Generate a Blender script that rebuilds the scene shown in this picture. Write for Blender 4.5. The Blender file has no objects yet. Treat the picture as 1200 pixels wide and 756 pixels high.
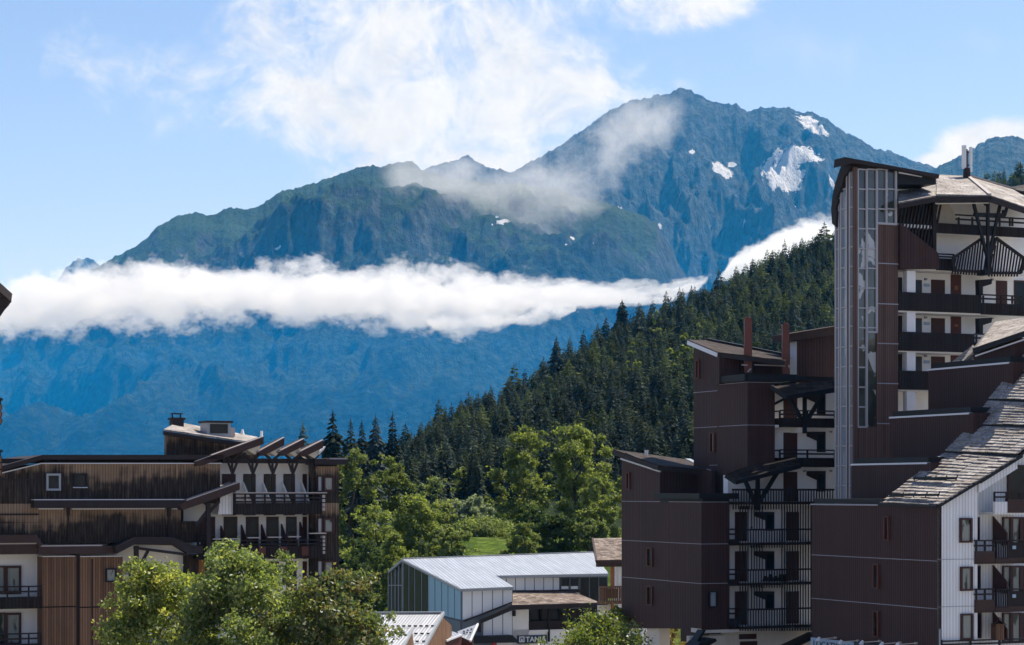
import bpy, bmesh, math, random
import numpy as np
from mathutils import Vector, noise as mn

random.seed(7)
SC = bpy.context.scene
COL = SC.collection
F = 2600.0          # focal length in units of a 1200 wide picture
HY = 575.0          # height of the horizon in the same units
CZ = 14.0           # eye height above the street
R = math.radians

def P(px, py, d):
    return Vector(((px - 600.0) / F * d, d, CZ + (HY - py) / F * d))

# ------------------------------------------------------------------ objects
def tag(o, label=None, cat=None, group=None, kind=None):
    if label: o['label'] = label
    if cat: o['category'] = cat
    if group: o['group'] = group
    if kind: o['kind'] = kind
    return o

def empty(name, loc, label, cat, group=None):
    o = bpy.data.objects.new(name, None)
    o.empty_display_size = 0.5
    o.location = loc
    COL.objects.link(o)
    return tag(o, label, cat, group)

class MB:
    """collects faces in world space and links them as one mesh object"""
    def __init__(s):
        s.v = []; s.f = []; s.m = []
    def poly(s, pts, m=0):
        b = len(s.v); s.v += [tuple(p) for p in pts]
        s.f.append(tuple(range(b, b + len(pts)))); s.m.append(m)
        return s
    def hexa(s, a, b, m=0):
        """prism between two loops of equal length"""
        n = len(a); k = len(s.v)
        s.v += [tuple(p) for p in a] + [tuple(p) for p in b]
        s.f.append(tuple(range(k, k + n))); s.f.append(tuple(range(k + 2 * n - 1, k + n - 1, -1)))
        s.m += [m, m]
        for i in range(n):
            j = (i + 1) % n
            s.f.append((k + i, k + n + i, k + n + j, k + j)); s.m.append(m)
        return s
    def slab(s, pts, th, m=0):
        """polygon thickened along its own normal (downwards for roofs)"""
        pts = [Vector(p) for p in pts]
        n = Vector((0, 0, 0))
        for i in range(len(pts)):
            a, b = pts[i], pts[(i + 1) % len(pts)]
            n += a.cross(b)
        n.normalize()
        if n.z < 0: n = -n
        return s.hexa(pts, [p - n * th for p in pts], m)
    def beam(s, a, b, w, h=None, m=0, up=(0, 0, 1)):
        a = Vector(a); b = Vector(b); h = h or w
        d = (b - a).normalized()
        u = Vector(up)
        if abs(d.dot(u)) > 0.98: u = Vector((0, 1, 0))
        r = d.cross(u).normalized(); t = r.cross(d).normalized()
        q = [(-1, -1), (1, -1), (1, 1), (-1, 1)]
        A = [a + r * (w / 2 * i) + t * (h / 2 * j) for i, j in q]
        B = [b + r * (w / 2 * i) + t * (h / 2 * j) for i, j in q]
        return s.hexa(A, B, m)
    def tube(s, a, b, r0, r1=None, n=8, m=0):
        a = Vector(a); b = Vector(b); r1 = r0 if r1 is None else r1
        d = (b - a).normalized()
        u = Vector((0, 0, 1)) if abs(d.z) < 0.9 else Vector((1, 0, 0))
        r = d.cross(u).normalized(); t = r.cross(d)
        A = [a + (r * math.cos(2 * math.pi * i / n) + t * math.sin(2 * math.pi * i / n)) * r0 for i in range(n)]
        B = [b + (r * math.cos(2 * math.pi * i / n) + t * math.sin(2 * math.pi * i / n)) * r1 for i in range(n)]
        return s.hexa(A, B, m)
    def build(s, name, mats, parent=None, loc=None, fix=True):
        org = Vector(parent['_o']) if parent is not None and '_o' in parent else Vector(loc or (0, 0, 0))
        me = bpy.data.meshes.new(name)
        me.from_pydata([(p[0] - org.x, p[1] - org.y, p[2] - org.z) for p in s.v], [], s.f)
        for m in (mats if isinstance(mats, (list, tuple)) else [mats]): me.materials.append(m)
        me.polygons.foreach_set('material_index', s.m)
        if fix:
            bm = bmesh.new(); bm.from_mesh(me)
            bmesh.ops.recalc_face_normals(bm, faces=bm.faces)
            bm.to_mesh(me); bm.free()
        o = bpy.data.objects.new(name, me)
        COL.objects.link(o)
        if parent is not None:
            o.parent = parent
            if '_o' in parent: o['_o'] = parent['_o']
        else:
            o.location = org
        return o

def thing(name, loc, label, cat, group=None):
    o = empty(name, loc, label, cat, group)
    o['_o'] = tuple(loc)
    return o

class Face:
    """a vertical facade plane: u runs along it, w is height, v sticks out of it towards the viewer"""
    def __init__(s, px, d, yaw=0.0, dirv=None):
        s.o = Vector(((px - 600) / F * d, d))
        s.c, s.s = dirv if dirv else (math.cos(R(yaw)), math.sin(R(yaw)))
    def u(s, px):
        k = (px - 600) / F
        return (k * s.o.y - s.o.x) / (s.c - k * s.s)
    def dep(s, px): return s.o.y + s.u(px) * s.s
    def w(s, px, py): return CZ + (HY - py) / F * s.dep(px)
    def uw(s, px, py): return s.u(px), s.w(px, py)
    def at(s, u, w, v=0.0):
        return Vector((s.o.x + u * s.c + v * s.s, s.o.y + u * s.s - v * s.c, w))
    def ext(s, px, py, v=0.0):
        """point read on the plane itself, then pushed v metres out of it"""
        u, w = s.uw(px, py); return s.at(u, w, v)
    def p(s, px, py, v=0.0):
        """point on the parallel plane v metres further out that lies on the sight line of the pixel"""
        if not v: return s.ext(px, py)
        return off(s, v).ext(px, py)
    def boxuw(s, mb, u0, u1, w0, w1, v0, v1, m=0):
        a = [s.at(u0, w0, v0), s.at(u1, w0, v0), s.at(u1, w1, v0), s.at(u0, w1, v0)]
        b = [s.at(u0, w0, v1), s.at(u1, w0, v1), s.at(u1, w1, v1), s.at(u0, w1, v1)]
        mb.hexa(a, b, m)
    def box(s, mb, x0, y0, x1, y1, v0, v1, m=0):
        """pixel rectangle (left, top, right, bottom) made into a box from v0 to v1"""
        xm = (x0 + x1) / 2
        s.boxuw(mb, s.u(x0), s.u(x1), s.w(xm, y1), s.w(xm, y0), v0, v1, m)
    def prism(s, mb, pts, v0, v1, m=0):
        mb.hexa([s.ext(x, y, v0) for x, y in pts], [s.ext(x, y, v1) for x, y in pts], m)
    def bar(s, mb, x0, y0, x1, y1, v, w, h=None, m=0):
        mb.beam(s.ext(x0, y0, v), s.ext(x1, y1, v), w, h, m)
    def wall_holes(s, mb, outer, holes, v0, v1, m=0):
        """pixel polygon wall with rectangular openings: cut into strips between the openings (outer = x0,y0,x1,y1)"""
        x0, y0, x1, y1 = outer
        us = sorted({x0, x1, *[h[0] for h in holes], *[h[2] for h in holes]})
        us = [x for x in us if x0 <= x <= x1]
        for a, b in zip(us[:-1], us[1:]):
            if b - a < 1e-6: continue
            hs = sorted([(h[1], h[3]) for h in holes if h[0] <= a + 1e-6 and h[2] >= b - 1e-6])
            y = y0
            for t, bt in hs:
                if t > y: s.box(mb, a, y, b, t, v0, v1, m)
                y = max(y, bt)
            if y < y1: s.box(mb, a, y, b, y1, v0, v1, m)

# ------------------------------------------------------------------ node helper
class G:
    def __init__(s, tree): s.t = tree; s.n = tree.nodes; s.l = tree.links
    def node(s, typ, ins=None, **props):
        nd = s.n.new(typ)
        for k, v in props.items(): setattr(nd, k, v)
        if ins:
            for k, v in ins.items(): s.set(nd.inputs[k], v)
        return nd
    def set(s, sock, v):
        if isinstance(v, bpy.types.NodeSocket): s.l.new(v, sock)
        elif v is not None:
            if isinstance(v, (tuple, list)) and sock.type == 'RGBA' and len(v) == 3: v = (*v, 1)
            sock.default_value = v
    def math(s, op, a, b=None, c=None, clamp=False):
        nd = s.n.new('ShaderNodeMath'); nd.operation = op; nd.use_clamp = clamp
        for i, v in enumerate((a, b, c)):
            if v is not None: s.set(nd.inputs[i], v)
        return nd.outputs[0]
    def add(s, a, b): return s.math('ADD', a, b)
    def sub(s, a, b): return s.math('SUBTRACT', a, b)
    def mul(s, a, b): return s.math('MULTIPLY', a, b)
    def div(s, a, b): return s.math('DIVIDE', a, b)
    def vm(s, op, a, b=None, out=0):
        nd = s.n.new('ShaderNodeVectorMath'); nd.operation = op
        s.set(nd.inputs[0], a)
        if b is not None: s.set(nd.inputs[1], b)
        return nd.outputs['Value' if op in ('DOT_PRODUCT', 'LENGTH', 'DISTANCE') else 'Vector']
    def xyz(s, x=0.0, y=0.0, z=0.0):
        nd = s.n.new('ShaderNodeCombineXYZ')
        for i, v in enumerate((x, y, z)): s.set(nd.inputs[i], v)
        return nd.outputs[0]
    def sep(s, v):
        nd = s.n.new('ShaderNodeSeparateXYZ'); s.set(nd.inputs[0], v); return nd.outputs
    def noise(s, vec, scale, detail=3.0, rough=0.55, lac=2.0, dist=0.0):
        nd = s.n.new('ShaderNodeTexNoise')
        s.set(nd.inputs['Vector'], vec); s.set(nd.inputs['Scale'], scale)
        nd.inputs['Detail'].default_value = detail; nd.inputs['Roughness'].default_value = rough
        nd.inputs['Lacunarity'].default_value = lac; nd.inputs['Distortion'].default_value = dist
        return nd.outputs[0]
    def white(s, vec):
        nd = s.n.new('ShaderNodeTexWhiteNoise'); nd.noise_dimensions = '3D'; s.set(nd.inputs['Vector'], vec)
        return nd.outputs['Value']
    def voro(s, vec, scale, feature='F1', out='Distance'):
        nd = s.n.new('ShaderNodeTexVoronoi'); nd.feature = feature
        s.set(nd.inputs['Vector'], vec); s.set(nd.inputs['Scale'], scale)
        return nd.outputs[out]
    def ss(s, v, a, b):
        nd = s.n.new('ShaderNodeMapRange'); nd.interpolation_type = 'SMOOTHSTEP'
        s.set(nd.inputs['Value'], v); s.set(nd.inputs['From Min'], a); s.set(nd.inputs['From Max'], b)
        return nd.outputs[0]
    def lin(s, v, a, b, c=0.0, d=1.0, clamp=True):
        nd = s.n.new('ShaderNodeMapRange'); nd.clamp = clamp
        for k, x in (('Value', v), ('From Min', a), ('From Max', b), ('To Min', c), ('To Max', d)): s.set(nd.inputs[k], x)
        return nd.outputs[0]
    def mix(s, f, a, b, mode='MIX'):
        nd = s.n.new('ShaderNodeMix'); nd.data_type = 'RGBA'; nd.blend_type = mode
        s.set(nd.inputs[0], f); s.set(nd.inputs[6], a); s.set(nd.inputs[7], b)
        return nd.outputs[2]
    def ramp(s, f, stops, interp='LINEAR'):
        nd = s.n.new('ShaderNodeValToRGB'); cr = nd.color_ramp; cr.interpolation = interp
        s.set(nd.inputs[0], f)
        while len(cr.elements) < len(stops): cr.elements.new(0.5)
        for e, (p, c) in zip(cr.elements, stops):
            e.position = p; e.color = (*c, 1) if len(c) == 3 else c
        return nd.outputs[0]
    def bump(s, h, strength=0.3, dist=0.05):
        nd = s.n.new('ShaderNodeBump'); s.set(nd.inputs['Height'], h)
        nd.inputs['Strength'].default_value = strength; nd.inputs['Distance'].default_value = dist
        return nd.outputs[0]
    def surf(s):
        """metres along the surface: u horizontal, v up the slope; works for walls and roofs of any heading"""
        g = s.n.new('ShaderNodeNewGeometry')
        nrm = g.outputs['True Normal']; pos = g.outputs['Position']
        t = s.vm('NORMALIZE', s.vm('CROSS_PRODUCT', nrm, (0, 0, 1)))
        w = s.vm('CROSS_PRODUCT', t, nrm)
        return s.vm('DOT_PRODUCT', pos, t), s.vm('DOT_PRODUCT', pos, w), pos
    def principled(s, color, rough=0.8, normal=None, spec=0.3, metal=0.0, **kw):
        b = s.n.new('ShaderNodeBsdfPrincipled')
        s.set(b.inputs['Base Color'], color); s.set(b.inputs['Roughness'], rough)
        s.set(b.inputs['Specular IOR Level'], spec); s.set(b.inputs['Metallic'], metal)
        if normal is not None: s.set(b.inputs['Normal'], normal)
        return b.outputs[0]
    def out(s, surf=None, vol=None):
        o = s.n.new('ShaderNodeOutputMaterial')
        if surf is not None: s.l.new(surf, o.inputs[0])
        if vol is not None: s.l.new(vol, o.inputs[1])

def newmat(name):
    m = bpy.data.materials.new(name); m.use_nodes = True; m.node_tree.nodes.clear()
    return m, G(m.node_tree)
# ------------------------------------------------------------------ camera, sun, sky
cam = bpy.data.cameras.new('camera'); co = bpy.data.objects.new('camera', cam); COL.objects.link(co)
co.location = (0, 0, CZ); co.rotation_euler = (R(90), 0, 0)
cam.sensor_width = 36.0; cam.lens = 36.0 * F / 1200.0
cam.shift_y = (HY - 378.0) / 1200.0
cam.clip_start = 1.0; cam.clip_end = 60000.0
SC.camera = co

SUN_AZ = R(50)      # to the right of straight ahead
SUN_EL = R(57)
sl = bpy.data.lights.new('sun', 'SUN'); so = bpy.data.objects.new('sun', sl); COL.objects.link(so)
sl.energy = 4.6; sl.angle = R(0.5); sl.color = (1.0, 0.95, 0.86)
sdir = Vector((math.sin(SUN_AZ) * math.cos(SUN_EL), math.cos(SUN_AZ) * math.cos(SUN_EL), math.sin(SUN_EL)))
so.rotation_euler = sdir.to_track_quat('Z', 'Y').to_euler()
so.location = (40, 60, 120)

world = bpy.data.worlds.new('World'); SC.world = world; world.use_nodes = True
wt = world.node_tree; wt.nodes.clear(); g = G(wt)
sky = g.node('ShaderNodeTexSky', sky_type='NISHITA', sun_disc=False)
sky.sun_elevation = SUN_EL; sky.sun_rotation = SUN_AZ
sky.altitude = 1400.0; sky.air_density = 1.0; sky.dust_density = 0.6; sky.ozone_density = 2.0
tc = g.node('ShaderNodeTexCoord').outputs['Generated']
sx, sy, sz = g.sep(tc)
ahead = g.ss(sy, 0.3, 0.6)
ysafe = g.math('MAXIMUM', sy, 0.05)
kx = g.div(sx, ysafe); kz = g.div(sz, ysafe)
cv = g.xyz(kx, g.mul(kz, 1.0), 0.0)
warp = g.noise(cv, 9.0, 4.0)
n1 = g.noise(cv, 15.0, 10.0, 0.66, dist=0.55)
n2 = g.noise(g.vm('ADD', cv, (3.1, 1.7, 0.4)), 38.0, 9.0, 0.70, dist=0.7)
def blob(px, py, rx, ry, sl=0.0, p0=1.0, p1=0.0):
    """soft ellipse on the sky in tangent coordinates"""
    dx = g.sub(kx, (px - 600) / F); dz = g.sub(kz, (HY - py) / F)
    if sl: dz = g.add(dz, g.mul(dx, sl))
    a = g.mul(dx, F / rx); b = g.mul(dz, F / ry)
    r2 = g.math('ADD', g.mul(a, a), g.mul(b, b))
    return g.lin(g.math('SQRT', r2), p1, p0, 1.0, 0.0)
big = None
for b in [(470, 150, 190, 130), (590, 60, 190, 130), (430, 60, 160, 110), (590, 160, 130, 70), (560, 190, 110, 55), (740, -10, 190, 60), (660, 110, 170, 80), (490, 20, 200, 90), (350, 120, 130, 90)]:
    q = blob(*b)
    big = q if big is None else g.math('MAXIMUM', big, q)
core = g.math('MAXIMUM', blob(440, 140, 120, 90), blob(560, 130, 160, 110))
thin = g.math('MAXIMUM', blob(180, 85, 190, 90, 0.2), blob(330, 60, 150, 110))
thin2 = g.math('MAXIMUM', blob(960, 60, 170, 60, 0.3), blob(1150, 50, 150, 40, 0.1))
nmix = g.add(g.mul(n1, 0.65), g.mul(n2, 0.35))
c_big = g.ss(g.add(g.add(g.mul(g.math('POWER', big, 0.6), 0.52), g.mul(g.sub(nmix, 0.5), 2.7)), g.mul(core, 0.20)), 0.08, 0.66)
c_big = g.mul(c_big, g.ss(big, 0.0, 0.25))
c_thin = g.mul(g.ss(g.add(g.mul(thin, 0.45), g.mul(g.sub(nmix, 0.5), 2.4)), 0.10, 0.70), 0.85)
c_thin = g.mul(c_thin, g.ss(thin, 0.0, 0.3))
c_th2 = g.mul(g.mul(g.ss(g.add(g.mul(thin2, 0.4), g.mul(g.sub(nmix, 0.5), 1.4)), 0.15, 0.9), g.ss(thin2, 0.0, 0.3)), 0.45)
rb = g.math('MAXIMUM', blob(1160, 168, 95, 45, -0.15), blob(1120, 188, 70, 18))
c_r = g.mul(g.ss(g.add(rb, g.mul(g.sub(nmix, 0.5), 1.1)), 0.25, 0.60), g.ss(rb, 0.0, 0.2))
cl = g.math('MAXIMUM', g.math('MAXIMUM', c_big, c_thin), g.math('MAXIMUM', c_th2, c_r))
cl = g.mul(cl, ahead)
shade = g.lin(n2, 0.3, 0.7, 0.84, 1.08)
CLOUD_L = 5.9
ccol = g.mix(g.lin(n1, 0.35, 0.7), (0.90 * CLOUD_L, 0.94 * CLOUD_L, 1.0 * CLOUD_L), (1.0 * CLOUD_L, 1.0 * CLOUD_L, 1.0 * CLOUD_L))
ccol = g.mix(1.0, ccol, g.xyz(shade, shade, shade), 'MULTIPLY')
skyc = g.mix(g.mul(cl, 0.94), g.mix(1.0, sky.outputs[0], (0.95, 0.85, 0.93), 'MULTIPLY'), ccol)
bg = g.node('ShaderNodeBackground', {'Color': skyc, 'Strength': 0.10})
wo = g.node('ShaderNodeOutputWorld'); wt.links.new(bg.outputs[0], wo.inputs[0])

vs = SC.view_settings
vs.view_transform = 'Standard'; vs.look = 'None'; vs.gamma = 1.0; vs.use_curve_mapping = False
vs.exposure = 0.75
cy = SC.cycles
cy.use_denoising = True
cy.max_bounces = 8; cy.diffuse_bounces = 3; cy.glossy_bounces = 3; cy.transmission_bounces = 4
cy.transparent_max_bounces = 12; cy.volume_bounces = 4
cy.volume_max_steps = 192; cy.volume_step_rate = 1.0
cy.sample_clamp_indirect = 6.0
cy.use_adaptive_sampling = True; cy.adaptive_threshold = 0.01

# ------------------------------------------------------------------ mountains
def lerp_tab(tab, x):
    if x <= tab[0][0]: return tab[0][1]
    for (a, b), (c, d) in zip(tab[:-1], tab[1:]):
        if x <= c: return b + (d - b) * (x - a) / (c - a)
    return tab[-1][1]

def grid_mesh(name, Xs, Ys, Z, mats, attrs=None, smooth=True):
    """Xs, Ys, Z are (rows, cols) arrays"""
    r, c = Z.shape
    co_ = np.stack([Xs, Ys, Z], -1).reshape(-1, 3).astype(np.float32)
    i = np.arange((r - 1) * (c - 1)); a = (i // (c - 1)) * c + i % (c - 1)
    quads = np.stack([a, a + 1, a + c + 1, a + c], -1).astype(np.int32)
    me = bpy.data.meshes.new(name)
    me.vertices.add(len(co_)); me.vertices.foreach_set('co', co_.ravel())
    me.loops.add(quads.size); me.loops.foreach_set('vertex_index', quads.ravel())
    me.polygons.add(len(quads)); me.polygons.foreach_set('loop_start', np.arange(0, quads.size, 4, dtype=np.int32))
    me.polygons.foreach_set('use_smooth', np.full(len(quads), smooth))
    me.update(calc_edges=True)
    for k, arr in (attrs or {}).items():
        at = me.attributes.new(k, 'FLOAT', 'POINT'); at.data.foreach_set('value', arr.ravel().astype(np.float32))
    me.materials.append(mats)
    o = bpy.data.objects.new(name, me); COL.objects.link(o)
    return o

def fbm(x, y, z, H=1.0, o=5): return mn.fractal(Vector((x, y, z)), H, 2.0, o)
def rid(x, y, z, o=5): return mn.ridged_multi_fractal(Vector((x, y, z)), 0.9, 2.1, o, 1.0, 2.0)

RIDGE_A = [(380, 215), (480, 215), (500, 197), (520, 192), (535, 189), (548, 185), (556, 191), (575, 200), (600, 204), (625, 190), (650, 176), (672, 160), (690, 147), (715, 130), (740, 118), (765, 113), (785, 108), (798, 101), (806, 106), (815, 110), (830, 117), (850, 122), (862, 121), (875, 129), (890, 125), (905, 127), (925, 126), (940, 132), (952, 131), (965, 138), (985, 152), (1005, 161), (1025, 173), (1045, 178), (1065, 188), (1085, 192), (1120, 205), (1180, 230), (1260, 260)]
RIDGE_B = [(-200, 480), (-60, 420), (20, 360), (90, 322), (118, 313), (135, 302), (160, 290), (185, 268), (205, 255), (230, 250), (245, 252), (270, 244), (300, 243), (330, 223), (365, 213), (400, 202), (430, 194), (460, 192), (483, 188), (495, 199), (515, 206), (550, 212), (600, 216), (650, 222), (700, 236), (740, 250), (770, 262), (785, 290), (800, 318), (815, 340), (840, 385), (880, 430), (960, 500), (1050, 560)]
RIDGE_D = [(980, 262), (1020, 240), (1060, 222), (1085, 207), (1100, 196), (1120, 186), (1140, 172), (1155, 165), (1168, 161), (1180, 160), (1195, 162), (1230, 175), (1300, 215), (1380, 260)]

def mountain(name, ridge, x0, x1, ncol, d0, dr, d1, nrow, amp, seed, mat, prof=1.0, snow=None, foot=0.0, spurs=None, label=None):
    ks = np.linspace(x0, x1, ncol)
    tr = int(nrow * 0.86)
    X = np.zeros((nrow, ncol)); Y = np.zeros((nrow, ncol)); Z = np.zeros((nrow, ncol)); S = np.zeros((nrow, ncol))
    for j, px in enumerate(ks):
        k = (px - 600) / F
        py = lerp_tab(ridge, px)
        jag = fbm(px * 0.05, seed, 0.3, 0.8, 4) * 2.6 + fbm(px * 0.25, seed, 9.3, 0.7, 4) * 1.7
        for i in range(nrow):
            if i <= tr:
                t = i / tr
                d = d0 + (dr - d0) * t
            else:
                t = 1.0; d = dr + (d1 - dr) * (i - tr) / (nrow - 1 - tr)
            zr = CZ + (HY - py + jag) / F * dr
            x = k * d
            if i <= tr:
                base = foot + (zr - foot) * (t ** prof)
                wx = fbm(x * 0.0006, d * 0.0006, seed, 1.0, 3) * 500
                rib = rid((x + wx) * 0.0011, d * 0.00045, seed + 3.1, 5) - 1.1
                ribf = rid((x + wx * 0.5) * 0.0042, d * 0.0016, seed + 7.7, 4) - 1.1
                ribx = rid((x + wx * 0.3) * 0.013, d * 0.006, seed + 1.9, 3) - 1.1
                lump = fbm(x * 0.0022, d * 0.0022, seed + 5.0, 0.9, 5)
                env = min(1.0, 4.0 * t) * (min(1.0, (1 - t) * 2.6) * 0.97 + 0.03)
                z = base + amp * env * (0.80 + 0.20 * max(0.0, min(1.0, (t - 0.30) / 0.35))) * (0.72 * rib + 0.30 * ribf + 0.09 * ribx + 0.40 * lump)
                if spurs:
                    for (sx0, sy0, sx1, sy1, wd, hh) in spurs:
                        ppx = px; ppy = HY - (z - CZ) / d * F
                        # distance from a line in plan (column, t) space
                        ux, uy = sx1 - sx0, sy1 - sy0
                        q = ((ppx - sx0) * ux + (t - sy0) * 100 * uy * 100) / (ux * ux + (uy * 100) ** 2)
                        q = max(0, min(1, q))
                        dist = math.hypot(ppx - sx0 - q * ux, (t - sy0 - q * uy) * 100)
                        z += hh * math.exp(-(dist / wd) ** 2)
            else:
                z = zr - (d - dr) * 0.45
            X[i, j] = x; Y[i, j] = d; Z[i, j] = z
            if snow:
                ppy = HY - (z - CZ) / d * F
                s = 0.0
                for (sx_, sy_, rx, ry, ang) in snow:
                    a = R(ang); ddx = px - sx_; ddy = ppy - sy_
                    e = math.hypot((ddx * math.cos(a) + ddy * math.sin(a)) / rx, (-ddx * math.sin(a) + ddy * math.cos(a)) / ry)
                    s = max(s, 1.6 - e)
                S[i, j] = max(0.0, s)
    o = grid_mesh(name, X, Y, Z, mat, {'snow': S})
    tag(o, label, 'mountain', None, 'structure')
    return o

def mountain_mat(name, rock, grass, forest, zf, zg):
    m, g = newmat(name)
    ge = g.node('ShaderNodeNewGeometry'); pos = ge.outputs['Position']
    px_, py_, pz_ = g.sep(pos)
    nx, ny, nz = g.sep(ge.outputs['Normal'])
    na = g.noise(pos, 0.004, 8, 0.65); nb = g.noise(pos, 0.02, 8, 0.7); nc = g.noise(pos, 0.0012, 5, 0.55)
    strk = g.noise(g.vm('MULTIPLY', pos, (0.03, 0.012, 0.005)), 1.0, 6, 0.7)
    rockc = g.mix(g.ss(strk, 0.35, 0.68), tuple(c * 0.35 for c in rock), tuple(c * 1.9 for c in rock))
    rockc = g.mix(g.ss(nb, 0.45, 0.75), rockc, tuple(c * 3.0 for c in rock))
    grassc = g.mix(g.ss(na, 0.35, 0.65), tuple(c * 0.65 for c in grass), tuple(c * 1.35 for c in grass))
    slope = g.add(nz, g.mul(g.sub(nb, 0.5), 0.55))
    hgt = g.add(pz_, g.mul(g.sub(nc, 0.5), 900))
    isgrass = g.mul(g.ss(slope, 0.62, 0.84), g.ss(hgt, zg + 260, zg - 260))
    col = g.mix(isgrass, rockc, grassc)
    fn = g.voro(pos, 0.055); fc = g.mix(g.ss(fn, 0.1, 0.8), tuple(c * 1.6 for c in forest), tuple(c * 0.5 for c in forest))
    fc = g.mix(g.mul(g.ss(na, 0.54, 0.72), 0.5), fc, tuple(c * 0.9 for c in grass))
    col = g.mix(g.ss(g.add(pz_, g.mul(g.sub(na, 0.5), 260)), zf + 60, zf - 60), col, fc)
    at = g.node('ShaderNodeAttribute', attribute_name='snow').outputs['Fac']
    sn = g.ss(g.add(at, g.add(g.mul(g.sub(nb, 0.5), 2.4), g.mul(g.sub(na, 0.5), 1.9))), 0.58, 0.68)
    sn = g.mul(sn, g.ss(at, 0.02, 0.15))
    col = g.mix(sn, col, (0.88, 0.89, 0.92))
    nrm = g.bump(g.add(nb, g.mul(strk, 1.2)), 1.0, 60.0)
    g.out(g.principled(col, 0.9, nrm, 0.1))
    return m

SNOW_A = [(913, 208, 26, 17, 18), (938, 182, 24, 9, 6), (925, 190, 10, 12, 40), (951, 146, 19, 8, 35), (846, 199, 13, 6, 35), (858, 193, 6, 3, 0), (811, 178, 4, 2.2, 0), (764, 265, 12, 3.5, 0), (725, 246, 4, 2.5, 10), (588, 260, 9, 2.2, -10), (663, 286, 4, 2, 0), (694, 287, 3, 2.5, 0), (671, 279, 4, 1.8, 40), (975, 214, 2.2, 9, -25), (930, 243, 5, 2, 0), (872, 262, 1.6, 6, 5), (700, 300, 3, 1.6, 0)]
SNOW_B = [(588, 260, 10, 2.6, -10), (583, 254, 3, 1.5, 0), (663, 286, 3.5, 1.8, 0), (694, 287, 2.6, 2.2, 0), (671, 279, 4, 1.6, 40), (327, 290, 7, 1.6, -15)]
mat_A = mountain_mat('alpine_rock', (0.046, 0.053, 0.058), (0.032, 0.055, 0.026), (0.010, 0.016, 0.010), 500, 950)
mat_B = mountain_mat('alpine_shoulder', (0.046, 0.053, 0.052), (0.046, 0.076, 0.030), (0.022, 0.036, 0.020), 620, 1150)
mountain('mountain', RIDGE_A, 380, 1260, 560, 7300, 10200, 12500, 260, 400, 11.0, mat_A, 0.95, SNOW_A, 0.0,
         label='high rocky peak with snow patches in its cirque')
mountain('mountain', RIDGE_B, -200, 1040, 580, 4300, 7000, 9000, 240, 230, 23.0, mat_B, 0.92, SNOW_B, 0.0,
         label='long green and rocky ridge on the left with forest below the cloud band')
mountain('mountain', RIDGE_D, 960, 1400, 240, 5600, 8600, 10000, 150, 200, 37.0, mat_B, 0.95, None, 0.0,
         label='rounded wooded mountain at the right behind the antenna')
mountain('mountain', [(40, 350), (70, 325), (78, 312), (86, 306), (94, 302), (100, 301), (107, 304), (117, 313), (135, 325), (170, 350)], 30, 180, 60, 11000, 12800, 13300, 50, 60, 41.0, mat_A, 1.0, None, 0.0,
         label='tiny far peak poking over the left end of the cloud band')

# ------------------------------------------------------------------ air
def closed_box(name, x0, x1, y0, y1, z0, z1, mat):
    mb = MB()
    mb.hexa([(x0, y0, z0), (x1, y0, z0), (x1, y1, z0), (x0, y1, z0)], [(x0, y0, z1), (x1, y0, z1), (x1, y1, z1), (x0, y1, z1)])
    return mb.build(name, mat)
m, g = newmat('haze')
pv = g.node('ShaderNodeVolumePrincipled', {'Color': (0.03, 0.43, 1.0), 'Density': 3.4e-5, 'Absorption Color': (1, 1, 1), 'Anisotropy': 0.15})
g.out(None, pv.outputs[0])
hz = closed_box('haze', -5200, 5200, -120, 13500, -2.0, 2150, m)
tag(hz, 'thin blue air between the village and the mountains', 'haze', None, 'stuff')
m, g = newmat('valley_haze')
pv = g.node('ShaderNodeVolumePrincipled', {'Color': (0.0, 0.33, 1.0), 'Density': 1.35e-4, 'Absorption Color': (1, 1, 1), 'Anisotropy': 0.0})
g.out(None, pv.outputs[0])
vh = closed_box('haze', -3600, 3600, 2600, 7200, -1.5, 350, m)
tag(vh, 'deep blue haze filling the valley under the cloud band', 'haze', None, 'stuff')

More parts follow.
